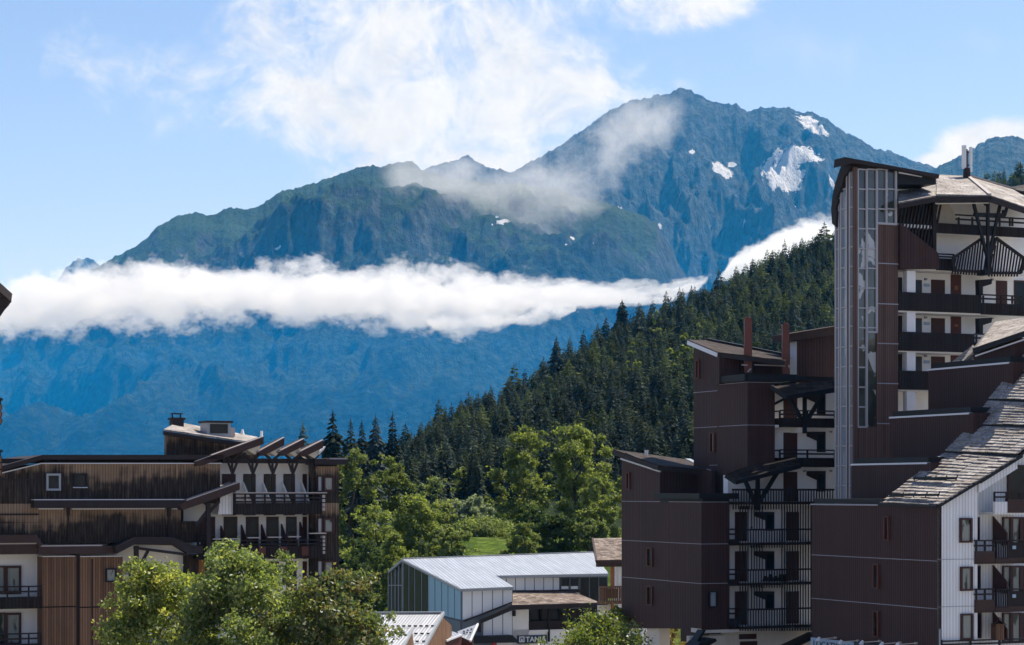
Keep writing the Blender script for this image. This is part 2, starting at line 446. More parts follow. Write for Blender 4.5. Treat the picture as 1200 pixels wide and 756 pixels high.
# ------------------------------------------------------------------ clouds lying on the mountain
def cloud(name, d, hy, tab, dens, nscale, label, soft=0.22, namp=7.0, step=0.06, taper=False, thick=0.60):
    """tab: (px, top, bottom). A closed hull round the bank; density from shape and noise inside it"""
    x0, x1 = tab[0][0], tab[-1][0]
    wx0, wx1 = (x0 - 600) / F * d, (x1 - 600) / F * d
    zs = [(CZ + (HY - t) / F * d, CZ + (HY - b) / F * d) for _, t, b in tab]
    zmax = max(a for a, b in zs); zmin = min(b for a, b in zs)
    pad = (zmax - zmin) * 0.25
    zc0, zc1 = zmin - pad, zmax + pad
    m, g = newmat(name)
    pos = g.node('ShaderNodeNewGeometry').outputs['Position']
    px_, py_, pz_ = g.sep(pos)
    t = g.lin(px_, wx0, wx1)
    stops = []
    for (x, a, b), (za, zb) in zip(tab, zs):
        p = (x - x0) / (x1 - x0)
        stops.append((p, ((0.5 * (za + zb) - zc0) / (zc1 - zc0), 0.5 * (za - zb) / (zc1 - zc0), 0)))
    cr = g.node('ShaderNodeValToRGB', {0: t})
    while len(cr.color_ramp.elements) < len(stops): cr.color_ramp.elements.new(0.5)
    for e, (p, c) in zip(cr.color_ramp.elements, stops): e.position = p; e.color = (*c, 1)
    sp = g.node('ShaderNodeSeparateColor', {0: cr.outputs[0]})
    zc = g.add(g.mul(sp.outputs[0], zc1 - zc0), zc0)
    hh = g.math('MAXIMUM', g.mul(sp.outputs[1], (zc1 - zc0) * thick), 3.0)
    a = g.div(g.sub(pz_, zc), hh); b = g.div(g.sub(py_, d), hy)
    r = g.math('SQRT', g.add(g.mul(a, a), g.mul(b, b)))
    n = g.noise(g.vm('MULTIPLY', pos, (1.0, 1.0, 1.35)), nscale, 8.0, 0.66, 2.1)
    ends = g.mul(g.ss(t, 0.0, 0.10), g.ss(t, 1.0, 0.90)) if taper else 1.0
    s = g.add(g.sub(1.0, r), g.mul(g.sub(n, 0.5), namp))
    de = g.mul(g.mul(g.ss(s, 0.0, soft), dens), ends)
    pv = g.node('ShaderNodeVolumePrincipled', {'Color': (0.985, 0.985, 0.985), 'Density': de, 'Anisotropy': 0.25})
    g.out(None, pv.outputs[0])
    m.cycles.volume_step_rate = step
    # hull: a tube of rings following the bank, a little larger than it
    mb = MB(); rings = []; nn = 12
    for (x, tp, bt), (za, zb) in zip(tab, zs):
        X = (x - 600) / F * d; zc_ = 0.5 * (za + zb); h_ = 0.5 * (za - zb)
        rings.append([(X, d + math.cos(2 * math.pi * i / nn) * hy * 1.25, zc_ + math.sin(2 * math.pi * i / nn) * max(h_ * 1.6, 8)) for i in range(nn)])
    k = 0
    for rg in rings: mb.v += rg
    for q in range(len(rings) - 1):
        for i in range(nn):
            j = (i + 1) % nn
            mb.f.append((q * nn + i, q * nn + j, (q + 1) * nn + j, (q + 1) * nn + i)); mb.m.append(0)
    mb.f.append(tuple(range(nn))); mb.m.append(0)
    e = (len(rings) - 1) * nn
    mb.f.append(tuple(range(e + nn - 1, e - 1, -1))); mb.m.append(0)
    o = mb.build('cloud', m)
    tag(o, label, 'cloud', None, 'stuff')
    return o

cloud('cloud_bank', 4700, 210, [(-90, 336, 385), (0, 334, 394), (40, 322, 398), (100, 311, 394), (160, 305, 390), (230, 308, 384), (300, 304, 384), (400, 307, 384), (460, 312, 388), (520, 314, 388), (570, 319, 380), (620, 326, 367), (680, 333, 359), (740, 337, 353), (790, 335, 347), (822, 331, 338)],
      0.013, 0.0115, 'long white cloud band lying across the mountain side')
cloud('cloud_scrap', 4500, 60, [(500, 376, 380), (520, 368, 392), (540, 372, 398), (565, 364, 392), (590, 372, 384), (618, 366, 380), (640, 356, 378), (662, 358, 370), (675, 360, 364)],
      0.014, 0.022, 'torn scraps of cloud hanging under the middle of the white band', thick=0.8)
cloud('cloud_bank_right', 3300, 120, [(848, 318, 326), (858, 300, 330), (870, 290, 326), (900, 276, 318), (935, 262, 312), (970, 255, 308), (1010, 250, 300)],
      0.022, 0.016, 'small white cloud rising behind the wooded ridge by the glass tower')
cloud('cloud_wisp', 6300, 260, [(440, 182, 215), (480, 178, 240), (525, 172, 258), (570, 172, 280), (620, 178, 294), (660, 172, 278), (700, 146, 242), (735, 120, 205), (770, 110, 180), (810, 100, 150)],
      0.0019, 0.0080, 'thin torn cloud drifting over the saddle left of the peak', 0.7, 7.0, 0.06, True, 0.95)
# ------------------------------------------------------------------ building materials
M = {}
def plain(name, col, rough=0.75, var=0.18, scale=1.6, spec=0.25, bump=0.0, metal=0.0):
    m, g = newmat(name)
    u, v, pos = g.surf()
    n = g.noise(pos, scale, 6, 0.65)
    n2 = g.noise(g.xyz(g.mul(u, 3.0), g.mul(v, 0.35), 0.0), 1.0, 4, 0.6)
    f = g.add(g.mul(g.sub(n, 0.5), 2.2 * var), g.mul(g.sub(n2, 0.5), 1.6 * var))
    f = g.add(1.0, f)
    c = g.mix(1.0, col, g.xyz(f, f, f), 'MULTIPLY')
    nr = g.bump(n, 0.4, bump) if bump else None
    g.out(g.principled(c, rough, nr, spec, metal)); M[name] = m
    return m

def ribbed(name, col, pitch, dark=0.45, var=0.2, gap=0.16, rough=0.7, depth=0.03, streak=0.25, spec=0.2, seams=None):
    """vertical boards or folded sheet: dark joints every pitch metres, each board its own tone"""
    m, g = newmat(name)
    u, v, pos = g.surf()
    q = g.div(u, pitch); idx = g.math('FLOOR', q); fr = g.sub(q, idx)
    r = g.white(g.xyz(idx, 3.7, 1.1))
    e = g.math('MINIMUM', fr, g.sub(1.0, fr))
    j = g.ss(e, 0.02, gap)
    st = g.noise(g.xyz(g.mul(u, 5.0), g.mul(v, 0.45), 0.0), 1.0, 5, 0.65)
    bl = g.noise(pos, 0.35, 4, 0.6)
    f = g.add(1.0, g.add(g.mul(g.sub(r, 0.5), 2 * var), g.add(g.mul(g.sub(st, 0.5), 2 * streak), g.mul(g.sub(bl, 0.5), 2 * streak))))
    f = g.mul(f, g.lin(j, 0, 1, dark, 1.0))
    c = g.mix(1.0, col, g.xyz(f, f, f), 'MULTIPLY')
    g.out(g.principled(c, rough, g.bump(j, 0.5, depth), spec)); M[name] = m
    return m

def weathered(name):
    """old vertical boards, silver brown where the eave keeps the rain off, black streaks growing from the foot of each storey"""
    m, g = newmat(name)
    u, v, pos = g.surf()
    q = g.div(u, 0.16); idx = g.math('FLOOR', q); fr = g.sub(q, idx)
    r = g.white(g.xyz(idx, 9.7, 2.1)); r2 = g.white(g.xyz(idx, 1.7, 5.1))
    j = g.ss(g.math('MINIMUM', fr, g.sub(1.0, fr)), 0.02, 0.14)
    z = g.sep(pos)[2]
    tops = [15.65, 13.0]          # eave heights of the two weathered storeys
    h1 = g.sub(tops[0], z); h2 = g.sub(tops[1], z)
    up = g.math('GREATER_THAN', z, 13.25)
    h = g.add(g.mul(h1, up), g.mul(h2, g.sub(1.0, up)))
    hi = g.math('GREATER_THAN', z, 15.72)
    h = g.add(g.mul(h, g.sub(1.0, hi)), g.mul(g.sub(17.2, z), hi))
    lim = g.add(g.add(0.28, g.mul(r, 0.40)), g.add(g.mul(g.sub(g.noise(g.xyz(g.mul(u, 0.22), g.mul(z, 0.5), 0), 1.0, 3, 0.6), 0.5), 4.2), g.mul(g.sub(g.noise(g.xyz(g.mul(u, 1.7), g.mul(z, 0.25), 0), 1.0, 6, 0.75), 0.5), 2.2)))
    wet = g.ss(g.add(g.sub(h, lim), g.mul(g.sub(g.noise(g.xyz(g.mul(u, 7.0), g.mul(v, 0.3), 2.0), 1.0, 4, 0.7), 0.5), 1.4)), -0.5, 0.6)
    st = g.noise(g.xyz(g.mul(u, 9.0), g.mul(v, 0.7), 0.0), 1.0, 6, 0.7)
    dry = g.mix(st, (0.07, 0.042, 0.027), (0.50, 0.35, 0.225))
    dry = g.mix(g.ss(r2, 0.5, 1.0), dry, (0.26, 0.17, 0.105))
    black = g.mix(g.ss(st, 0.4, 0.75), (0.010, 0.009, 0.010), (0.085, 0.062, 0.046))
    c = g.mix(g.mul(wet, 0.92), dry, black)
    f = g.lin(j, 0, 1, 0.3, 1.0)
    c = g.mix(1.0, c, g.xyz(f, f, f), 'MULTIPLY')
    g.out(g.principled(c, 0.85, g.bump(j, 0.5, 0.02), 0.15)); M[name] = m

def shingles(name, ca, cb, row=0.28, wid=0.42, rough=0.9):
    m, g = newmat(name)
    u, v, pos = g.surf()
    qv = g.div(g.add(v, g.mul(g.sub(g.noise(pos, 1.5, 3), 0.5), 0.10)), row); iv = g.math('FLOOR', qv); fv = g.sub(qv, iv)
    off = g.white(g.xyz(iv, 0.3, 4.4))
    qu = g.add(g.div(u, wid), off); iu = g.math('FLOOR', qu); fu = g.sub(qu, iu)
    r = g.white(g.xyz(iu, iv, 2.2))
    n = g.noise(pos, 0.7, 6, 0.65); n3 = g.noise(pos, 6.0, 4, 0.7)
    c = g.mix(r, ca, cb)
    c = g.mix(g.ss(n, 0.35, 0.7), g.mix(1.0, c, (0.55, 0.52, 0.50), 'MULTIPLY'), c)
    c = g.mix(g.ss(n3, 0.55, 0.8), c, (0.06, 0.06, 0.05))
    edge = g.math('MINIMUM', g.ss(fv, 0.0, 0.22), g.ss(g.math('MINIMUM', fu, g.sub(1.0, fu)), 0.0, 0.07))
    f = g.lin(edge, 0, 1, 0.30, 1.0)
    c = g.mix(1.0, c, g.xyz(f, f, f), 'MULTIPLY')
    hgt = g.add(g.mul(g.sub(1.0, fv), 0.6), g.mul(r, 0.6))
    g.out(g.principled(c, rough, g.bump(hgt, 0.8, 0.06), 0.2)); M[name] = m

def seam_metal(name, col, pitch, rough=0.38):
    m, g = newmat(name)
    u, v, pos = g.surf()
    q = g.div(u, pitch); idx = g.math('FLOOR', q); fr = g.sub(q, idx)
    e = g.math('MINIMUM', fr, g.sub(1.0, fr))
    j = g.ss(e, 0.03, 0.25)
    n = g.noise(pos, 0.5, 5, 0.6)
    r = g.white(g.xyz(idx, 0.0, 6.0))
    f = g.mul(g.add(0.80, g.add(g.mul(n, 0.3), g.mul(r, 0.1))), g.lin(j, 0, 1, 0.62, 1.0))
    f = g.mul(f, g.lin(g.noise(g.xyz(g.mul(u, 2.0), g.mul(v, 0.25), 0.0), 1.0, 5, 0.65), 0.3, 0.7, 0.80, 1.12))
    c = g.mix(1.0, col, g.xyz(f, f, f), 'MULTIPLY')
    g.out(g.principled(c, rough, g.bump(j, 0.6, 0.04), 0.5, 0.25)); M[name] = m

def glass(name, col, rough=0.06, curtain=None, spec=0.8, reflect_patch=None):
    m, g = newmat(name)
    u, v, pos = g.surf()
    n = g.noise(g.xyz(g.mul(u, 1.3), g.mul(v, 0.5), 0.0), 1.0, 3)
    c = col
    if curtain:
        fold = g.noise(g.xyz(g.mul(u, 9.0), g.mul(v, 0.2), 0.0), 1.0, 2)
        c = g.mix(g.ss(n, 0.40, 0.50), col, g.mix(fold, tuple(x * 0.6 for x in curtain), curtain))
    else:
        c = g.mix(g.ss(n, 0.3, 0.7), tuple(x * 0.5 for x in col), tuple(x * 1.4 for x in col))
    if reflect_patch: c = g.mix(g.ss(g.noise(g.xyz(g.mul(u, 0.9), g.mul(v, 0.6), 3.0), 1.0, 3, 0.5, 2.0, 0.8), 0.56, 0.60), c, reflect_patch)  # pale patches painted in as reflections on the panes
    wob = g.noise(pos, 0.9, 2)
    g.out(g.principled(c, rough, g.bump(wob, 0.25, 0.03), spec)); M[name] = m

weathered('weathered_boards')
ribbed('brown_boards', (0.19, 0.105, 0.060), 0.15, 0.4, 0.30, 0.2, streak=0.3)
ribbed('maroon_cladding', (0.055, 0.027, 0.023), 0.22, 0.72, 0.10, 0.3, rough=0.62, streak=0.22)
ribbed('tower_boards', (0.125, 0.075, 0.058), 0.16, 0.45, 0.25, 0.2, streak=0.3)
ribbed('white_boards', (0.78, 0.78, 0.77), 0.2, 0.72, 0.04, 0.22, streak=0.10)
ribbed('dark_boards', (0.022, 0.016, 0.015), 0.2, 0.4, 0.25, 0.2, streak=0.25)
plain('white_render', (0.83, 0.82, 0.79), 0.9, 0.06)
plain('cream_render', (0.68, 0.62, 0.52), 0.9, 0.09)
plain('grey_panel', (0.72, 0.75, 0.77), 0.35, 0.03, spec=0.5)
plain('sky_tint_panel', (0.26, 0.45, 0.60), 0.16, 0.03, spec=0.8)  # blue of the mirrored sky put into the base colour
plain('dark_trim', (0.030, 0.022, 0.021), 0.7, 0.25)
plain('brown_trim', (0.055, 0.032, 0.026), 0.7, 0.25)
plain('black_trim', (0.012, 0.012, 0.014), 0.55, 0.2)
plain('flashing', (0.66, 0.67, 0.70), 0.45, 0.05, spec=0.5)
plain('trim_line', (0.33, 0.33, 0.35), 0.6, 0.2)
plain('rail_wood', (0.024, 0.017, 0.016), 0.75, 0.25)
plain('rail_cap', (0.42, 0.37, 0.34), 0.6, 0.15)
plain('door_brown', (0.062, 0.026, 0.020), 0.6, 0.2)
plain('door_red', (0.10, 0.035, 0.025), 0.6, 0.2)
plain('flue_metal', (0.16, 0.055, 0.04), 0.5, 0.15)
plain('grey_metal', (0.30, 0.32, 0.34), 0.45, 0.08, spec=0.5)
plain('mullion', (0.40, 0.39, 0.40), 0.5, 0.08, spec=0.5)
plain('antenna_white', (0.75, 0.75, 0.74), 0.5, 0.03)
plain('slate_blue', (0.10, 0.125, 0.15), 0.5, 0.1, spec=0.4)
plain('concrete', (0.42, 0.39, 0.34), 0.9, 0.1)
plain('orange_wood', (0.30, 0.12, 0.05), 0.7, 0.2)
plain('sign_blue', (0.035, 0.055, 0.075), 0.5, 0.03)
plain('sign_pale', (0.33, 0.45, 0.55), 0.5, 0.03)
plain('letter_white', (0.80, 0.80, 0.80), 0.5, 0.0)
plain('letter_dark', (0.035, 0.05, 0.07), 0.5, 0.0)
plain('red_paint', (0.5, 0.03, 0.03), 0.5, 0.05)
shingles('grey_shingles', (0.36, 0.335, 0.31), (0.54, 0.50, 0.46), 0.22, 0.9)
shingles('brown_shingles', (0.13, 0.10, 0.08), (0.38, 0.31, 0.26), 0.26, 0.40)
shingles('dark_shingles', (0.030, 0.022, 0.018), (0.085, 0.06, 0.046), 0.26, 0.40)
seam_metal('seam_roof', (0.46, 0.48, 0.50), 0.30)
seam_metal('rib_roof', (0.40, 0.41, 0.43), 0.22)
glass('dark_glass', (0.012, 0.016, 0.018), 0.12, None, 0.22)
glass('curtain_glass', (0.02, 0.028, 0.025), 0.10, (0.30, 0.33, 0.30), 0.5)
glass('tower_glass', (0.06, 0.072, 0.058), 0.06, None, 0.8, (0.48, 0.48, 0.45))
glass('pale_glass', (0.20, 0.27, 0.32), 0.10, (0.36, 0.42, 0.46), 0.9)  # light tones painted in for the sky mirrored in the glass

# ------------------------------------------------------------------ common building pieces
LEFT = (0.3973, -0.9177)       # left-hand faces run towards the viewer
FRONT = (0.9177, 0.3973)       # fronts run off to the right
def off(f, v):
    """the same facade plane moved v metres outwards; pixels are read on the moved plane"""
    h = Face.__new__(Face); h.o = Vector((f.o.x + v * f.s, f.o.y - v * f.c)); h.c, h.s = f.c, f.s
    return h
def part(name, mat, parent, fn):
    mb = MB(); fn(mb)
    return mb.build(name, M[mat] if isinstance(mat, str) else [M[k] for k in mat], parent)
def hit(px, py, p0, n):
    """where the sight line through a pixel meets a plane"""
    o = Vector((0, 0, CZ)); d = Vector(((px - 600) / F, 1.0, (HY - py) / F))
    return o + d * ((Vector(p0) - o).dot(n) / d.dot(n))
def window(f, x0, y0, x1, y1, parent, frame='door_brown', pane='dark_glass', v=0.0, fw=1.4, bars=(), name='window', depth=0.10):
    """frame of four bars set into the wall with the pane behind it as its own piece"""
    mb = MB(); p0, p1 = v - 0.04, v + depth
    f.box(mb, x0, y0, x1, y0 + fw, p0, p1); f.box(mb, x0, y1 - fw, x1, y1, p0, p1)
    f.box(mb, x0, y0 + fw, x0 + fw, y1 - fw, p0, p1); f.box(mb, x1 - fw, y0 + fw, x1, y1 - fw, p0, p1)
    for b in bars: f.box(mb, b - 0.6, y0 + fw, b + 0.6, y1 - fw, p0, p1 - 0.02)
    w = mb.build(name, M[frame], parent)
    p = MB(); f.box(p, x0 + fw * 0.9, y0 + fw * 0.9, x1 - fw * 0.9, y1 - fw * 0.9, p0 + 0.005, v + 0.012)
    p.build('pane', M[pane], w)
    return w
def door(f, x0, y0, x1, y1, parent, mat='door_brown', v=0.0, glassy=None):
    mb = MB(); f.box(mb, x0, y0, x1, y1, v - 0.12, v + 0.04)
    d = mb.build('door', M[mat], parent)
    if glassy:
        p = MB(); f.box(p, x0 + 1.6, y0 + 2, x1 - 1.6, y1 - 2, v - 0.05, v + 0.052)
        p.build('pane', M[glassy], d)
    return d
def railing(f, x0, x1, ytop, ymid, ybot, v, mb, posts=None, t=0.06, step=26):
    """two or three horizontal rails on posts"""
    for y in ytop if isinstance(ytop, (list, tuple)) else [ytop]:
        f.box(mb, x0, y - 0.8, x1, y + 0.8, v - t, v + t * 0.6)
    for y in ymid: f.box(mb, x0, y - 1.0, x1, y + 1.0, v - t * 0.6, v + t * 0.3)
    n = max(2, int(abs(x1 - x0) / step) + 1)
    ps = posts or [x0 + (x1 - x0) * i / (n - 1) for i in range(n)]
    y0 = ytop[0] if isinstance(ytop, (list, tuple)) else ytop
    for x in ps: f.box(mb, x - 0.9, y0, x + 0.9, ybot, v - t - 0.03, v + t * 0.2 - 0.03)
def pickets(f, x0, x1, y0, y1, v, mb, step=3.4, w=0.7):
    x = x0
    while x < x1:
        f.box(mb, x - w, y0, x + w, y1, v - 0.03, v + 0.03); x += step
def text_mesh(name, txt, mat, parent, f, x, y, hpx, v, width=None):
    """lettering as thick solid mesh standing on the sign board; x, y = left end and baseline"""
    cu = bpy.data.curves.new('lettering', 'FONT'); cu.body = txt; cu.size = 1.0; cu.extrude = 0.012
    cu.offset = 0.012
    ob = bpy.data.objects.new('lettering', cu)
    dg = bpy.context.evaluated_depsgraph_get()
    COL.objects.link(ob); dg.update()
    me = bpy.data.meshes.new_from_object(ob.evaluated_get(dg))
    COL.objects.unlink(ob); bpy.data.objects.remove(ob)
    xs = [q.co.x for q in me.vertices]; ys = [q.co.y for q in me.vertices]
    d = f.dep(x); sc = hpx / F * d / (max(ys) - min(0, min(ys)))
    sx = (width / F * d / (max(xs) - min(xs)) / abs(f.c)) if width else sc
    u0, w0 = f.uw(x, y)
    org = Vector(parent['_o'])
    for q in me.vertices:
        q.co = f.at(u0 + (q.co.x - min(xs)) * sx, w0 + q.co.y * sc, v + q.co.z * 0.8) - org
    me.materials.append(M[mat])
    o = bpy.data.objects.new(name, me); COL.objects.link(o); o.parent = parent; o['_o'] = parent['_o']
    return o
# ------------------------------------------------------------------ apartment house with weathered boards, left
L0 = Face(200, 130, dirv=FRONT)        # plane of the weathered wall
LB = thing('apartment_building', (L0.at(0, 0, 0).x, L0.at(0, 0, 0).y, 0), 'long dark apartment house of weathered boards with raised wedge roofs over its balconies', 'building')
W = off(L0, -1.6)                      # white wall behind the balconies
BF = off(L0, 0.35)                     # balcony fronts
PF = off(L0, 0.45)                     # eave fascias

def f(mb):
    L0.prism(mb, [(-60, 575), (3, 555), (50, 543.5), (258, 543.5), (258, 590), (212, 590), (212, 612), (-60, 612)], -9, 0)
    L0.box(mb, -60, 612, 236, 637, -9, -0.01)
part('weathered_wall', 'weathered_boards', LB, f)
def f(mb):
    L0.box(mb, -60, 638, 236, 756, -9, -1.3)
    W.box(mb, 215, 540, 372, 780, -8, 0)
    L0.box(mb, -60, 756, 400, 900, -9, -0.3)
part('white_wall', 'white_render', LB, f)
# two layers of roof with their fascias
def f(mb):
    PF.prism(mb, [(-60, 564), (3, 546), (50, 533), (262, 533), (262, 538.5), (50, 538.5), (3, 552), (-60, 570)], -10, 0)
    L0.box(mb, 4, 538, 262, 543.6, -0.8, -0.5)
    for x in (53, 70, 130, 190): L0.box(mb, x - 1, 538, x + 1, 543, -0.4, -0.1)
r = part('roof', 'dark_trim', LB, f)
def f(mb):
    PF.prism(mb, [(3, 553.6), (50, 542.4), (262, 542.4), (262, 543.6), (50, 543.6), (3, 555)], -0.42, -0.32)
part('flashing', 'flashing', r, f)
def f(mb):
    off(L0, 0.9).box(mb, 40, 586, 216, 595, -1.0, 0)
    L0.box(mb, 78, 595, 81, 604, -0.1, 0.25); L0.box(mb, 195.5, 595, 199, 606, -0.1, 0.25)
    L0.box(mb, 79, 600, 80.5, 636, 0, 0.12); L0.box(mb, 196.5, 600, 198, 632, 0, 0.12)
r = part('eave', 'dark_trim', LB, f)
def f(mb):
    off(L0, 0.9).box(mb, 40, 585.2, 216, 586, -1.0, 0.01)
    L0.box(mb, 45, 595.6, 74, 597, 0.0, 0.06); L0.box(mb, 84, 595.6, 193, 597, 0.0, 0.06); L0.box(mb, 201, 595.6, 212, 597, 0.0, 0.06)
part('flashing', 'flashing', r, f)
def f(mb):
    L0.box(mb, -60, 561.5, 53, 563, 0, 0.05); L0.box(mb, -60, 602, 45, 604, 0, 0.08)
part('trim_board', 'dark_trim', LB, f)
window(L0, 54, 555, 71, 575, LB, 'grey_metal', 'dark_glass', 0.02, 2.4)
window(L0, 86, 555, 102, 571, LB, 'black_trim', 'dark_glass', 0.02, 2.0)
part('sill', 'flashing', LB, lambda mb: L0.box(mb, 85.5, 570.6, 102, 571.8, 0, 0.12))
# lower eave over the ground storeys
EV = off(L0, 0.7)
def f(mb):
    EV.box(mb, 45, 640.2, 136, 649.5, -1.2, 0)
    EV.box(mb, -60, 627, 42, 636.5, -1.4, 0.3); EV.prism(mb, [(42, 627), (49, 638), (45, 641), (42, 637)], -1.4, 0.3)
    EV.box(mb, -60, 638, 45, 650, -1.3, -0.1)
r = part('lower_eave', 'brown_trim', LB, f)
def f(mb):
    EV.box(mb, 45, 638.8, 120, 640.2, -1.2, 0.02); EV.box(mb, -60, 636.5, 42, 638, -1.2, 0.2)
part('flashing', 'rail_cap', r, f)
# canopy with folded fascia
CP = off(L0, 1.5)
def f(mb):
    CP.prism(mb, [(135, 641), (158, 630), (158, 638), (137, 649)], -2.6, 0)
    CP.prism(mb, [(158, 630), (204, 630), (204, 639), (158, 638)], -2.6, 0)
    CP.prism(mb, [(204, 630), (227, 640), (238, 640), (238, 648.5), (221, 648.5), (204, 639)], -2.6, 0)
    CP.bar(mb, 158, 642, 220, 650, -0.3, 0.16)
r = part('canopy', 'dark_trim', LB, f)
part('soffit', 'cream_render', r, lambda mb: CP.prism(mb, [(160, 638.6), (204, 639.4), (219, 648.4), (176, 644)], -2.4, -0.5))
def f(mb):
    CP.box(mb, 159.5, 640, 164.5, 720, -0.6, -0.35); CP.bar(mb, 165, 666, 176, 645, -0.45, 0.16)
part('post', 'dark_trim', LB, f)
# boarded stair bays
B0 = off(L0, 0.25)
def f(mb):
    for y0, y1 in ((652.5, 710.5), (712, 770)):
        B0.box(mb, 50, y0, 89.5, y1, -1.6, 0); B0.box(mb, 93.5, y0, 144, y1, -1.6, 0)
bays = part('boarded_bay', 'brown_boards', LB, f)
part('seam', 'dark_trim', bays, lambda mb: (B0.box(mb, 89.5, 649, 93.5, 770, -1.6, -0.12), B0.box(mb, 50, 710.5, 144, 712, -1.6, -0.05), B0.box(mb, 107, 655, 108.6, 770, -0.02, 0.03)))
part('flashing', 'flashing', bays, lambda mb: (B0.box(mb, 50, 651.4, 88, 652.5, -1.0, 0.04), B0.box(mb, 94, 651.4, 145, 652.5, -1.0, 0.04)))  # pale strip stands in for the lit top edge of the bays
window(B0, 123.5, 666, 136, 682, LB, 'black_trim', 'curtain_glass', 0.03, 1.6)
# ground storeys at the far left
Q = off(L0, -1.3)
for y0, y1 in ((663, 696), (718, 756)):
    window(Q, -10, y0, 6, y1, LB, 'door_brown', 'curtain_glass', 0.05, 2.0, name='balcony_door')
    window(Q, 6, y0, 24.5, y1, LB, 'door_brown', 'curtain_glass', 0.05, 2.6, name='balcony_door')
for y in (688, 743.5):
    def f(mb):
        B0.box(mb, -60, y + 12, 49, y + 25, -0.16, 0); B0.boxuw(mb, B0.u(-60), B0.u(49), B0.w(0, y + 26), B0.w(0, y + 23), -1.5, -0.02)
    b = part('balcony', 'dark_boards', LB, f)
    part('railing', 'rail_wood', b, lambda mb: railing(B0, -60, 49, y, [y + 6], y + 12, -0.05, mb, [-40, -12, 9, 34, 48]))
window(Q, 151, 664.5, 165, 704, LB, 'black_trim', 'curtain_glass', 0.05, 1.2, name='balcony_door')
window(Q, 165, 664.5, 174.5, 704, LB, 'door_brown', 'dark_glass', 0.05, 1.2, name='balcony_door')
window(Q, 177, 664.5, 194, 704, LB, 'black_trim', 'curtain_glass', 0.05, 1.4, name='balcony_door')
def f(mb): B0.box(mb, 145.5, 704, 215, 716, -0.16, 0)
b = part('balcony', 'dark_boards', LB, f)
part('railing', 'rail_wood', b, lambda mb: railing(B0, 145.5, 215, 690.5, [697, 701], 704, -0.05, mb))
part('side_wall', 'weathered_boards', LB, lambda mb: off(L0, -0.6).box(mb, 218, 650, 233, 770, -1.0, 0))
part('ground_panel', 'orange_wood', LB, lambda mb: off(L0, -0.8).box(mb, 232, 652, 240, 700, -0.4, 0))
# upper balcony row
def f(mb):
    BF.box(mb, 275, 589.5, 377.5, 602, -0.14, 0)
    BF.boxuw(mb, BF.u(275), BF.u(377.5), BF.w(320, 603), BF.w(320, 600), -2.0, -0.01)
b = part('balcony', 'dark_boards', LB, f)
part('railing', 'rail_wood', b, lambda mb: railing(BF, 275, 377.5, 579, [583.5, 588], 590, -0.05, mb, [276, 288, 299, 311, 322, 334, 346, 358, 368, 377]))
part('rail_cap', 'rail_cap', b, lambda mb: BF.box(mb, 274.5, 576.9, 383, 578.2, -0.14, 0.06))  # pale strip painted as light along the rail top
part('end_panel', 'rail_cap', b, lambda mb: [BF.box(mb, 377.8, y, 381, y + 3.4, -0.5, 0.02) for y in (580, 585, 590, 595)])  # end boards coloured pale to look sunlit
for x0, x1, gl in ((265, 281, None), (290, 304.5, 'dark_glass'), (314, 328, 'dark_glass'), (337, 350.5, 'dark_glass'), (359.5, 364.5, None)):
    door(W, x0 - 5, 555.5, x1 - 5, 604, LB, 'door_brown', 0, gl)
def partition(mb, x, ytop, ybot, m=0):
    """low wall between two balconies, its top edge sloping down towards the rail"""
    a, wt = W.uw(x, ytop); wb = W.w(x, ybot)
    lo = [W.at(a, wb, 0.01), W.at(a, wt, 0.01), W.at(a, wb + 0.06, 1.75), W.at(a, wb, 1.75)]
    hi = [q + Vector((W.c, W.s, 0)) * 0.09 for q in lo]
    mb.hexa(lo, hi, m)
for x, t in ((285, 564.5), (308, 564.5), (330.5, 564), (352.5, 562)):
    part('partition', 'white_render', LB, lambda mb: partition(mb, x - 1, t, 590))
# wedge roofs over the balconies: long one and three more
def wedge(mb, pts, v0=-1.3, v1=1.5):
    PF.prism(mb, pts, v0, v1 - 1.5)
for n_, pts in enumerate(([(229, 541), (309, 512), (309, 520.5), (236, 546), (230, 546)], [(302, 530), (333.5, 513), (333, 522), (309, 534)], [(326, 530), (356.5, 514.5), (356, 523), (333, 534)], [(349, 531), (379, 516), (378.5, 525), (357, 535)])):
    r = part('wedge_roof', 'brown_trim', LB, lambda mb: wedge(mb, pts))
    part('roof_edge', 'rail_cap', r, lambda mb: PF.prism(mb, [(pts[0][0], pts[0][1] - 0.9), (pts[1][0], pts[1][1] - 0.9), (pts[1][0], pts[1][1] - 0.05), (pts[0][0], pts[0][1] - 0.05)], -0.35, 0.02))
    if n_ < 4:
        xr = pts[1][0]; yb = pts[2][1]
        part('soffit', 'cream_render', r, lambda mb: PF.prism(mb, [(xr - 17, yb + 6.6), (xr - 1, yb - 0.2), (xr - 4, yb + 8), (xr - 8, yb + 12)], -2.2, -0.35))
part('roof_tip', 'flashing', LB, lambda mb: PF.prism(mb, [(374, 531), (383, 523), (381, 527), (375, 533)], -2.0, -0.2))
def f(mb):
    off(L0, 0.0).box(mb, 262, 537.5, 384, 543, -0.5, -0.15)
    for x in (275, 299, 322.5, 346, 369):
        PF.bar(mb, x, 541, x - 0.5, 556, -0.5, 0.12); PF.bar(mb, x + 6, 541, x + 0.5, 555, -0.5, 0.12); PF.bar(mb, x - 5, 541, x - 0.8, 553, -0.5, 0.12)
        PF.bar(mb, x, 540, x + 14, 527, -0.6, 0.14); PF.bar(mb, x, 540, x - 10, 531, -0.6, 0.14)
        PF.box(mb, x - 1, 541, x + 1.2, 577, -0.62, -0.5)
part('bracket', 'dark_trim', LB, f)
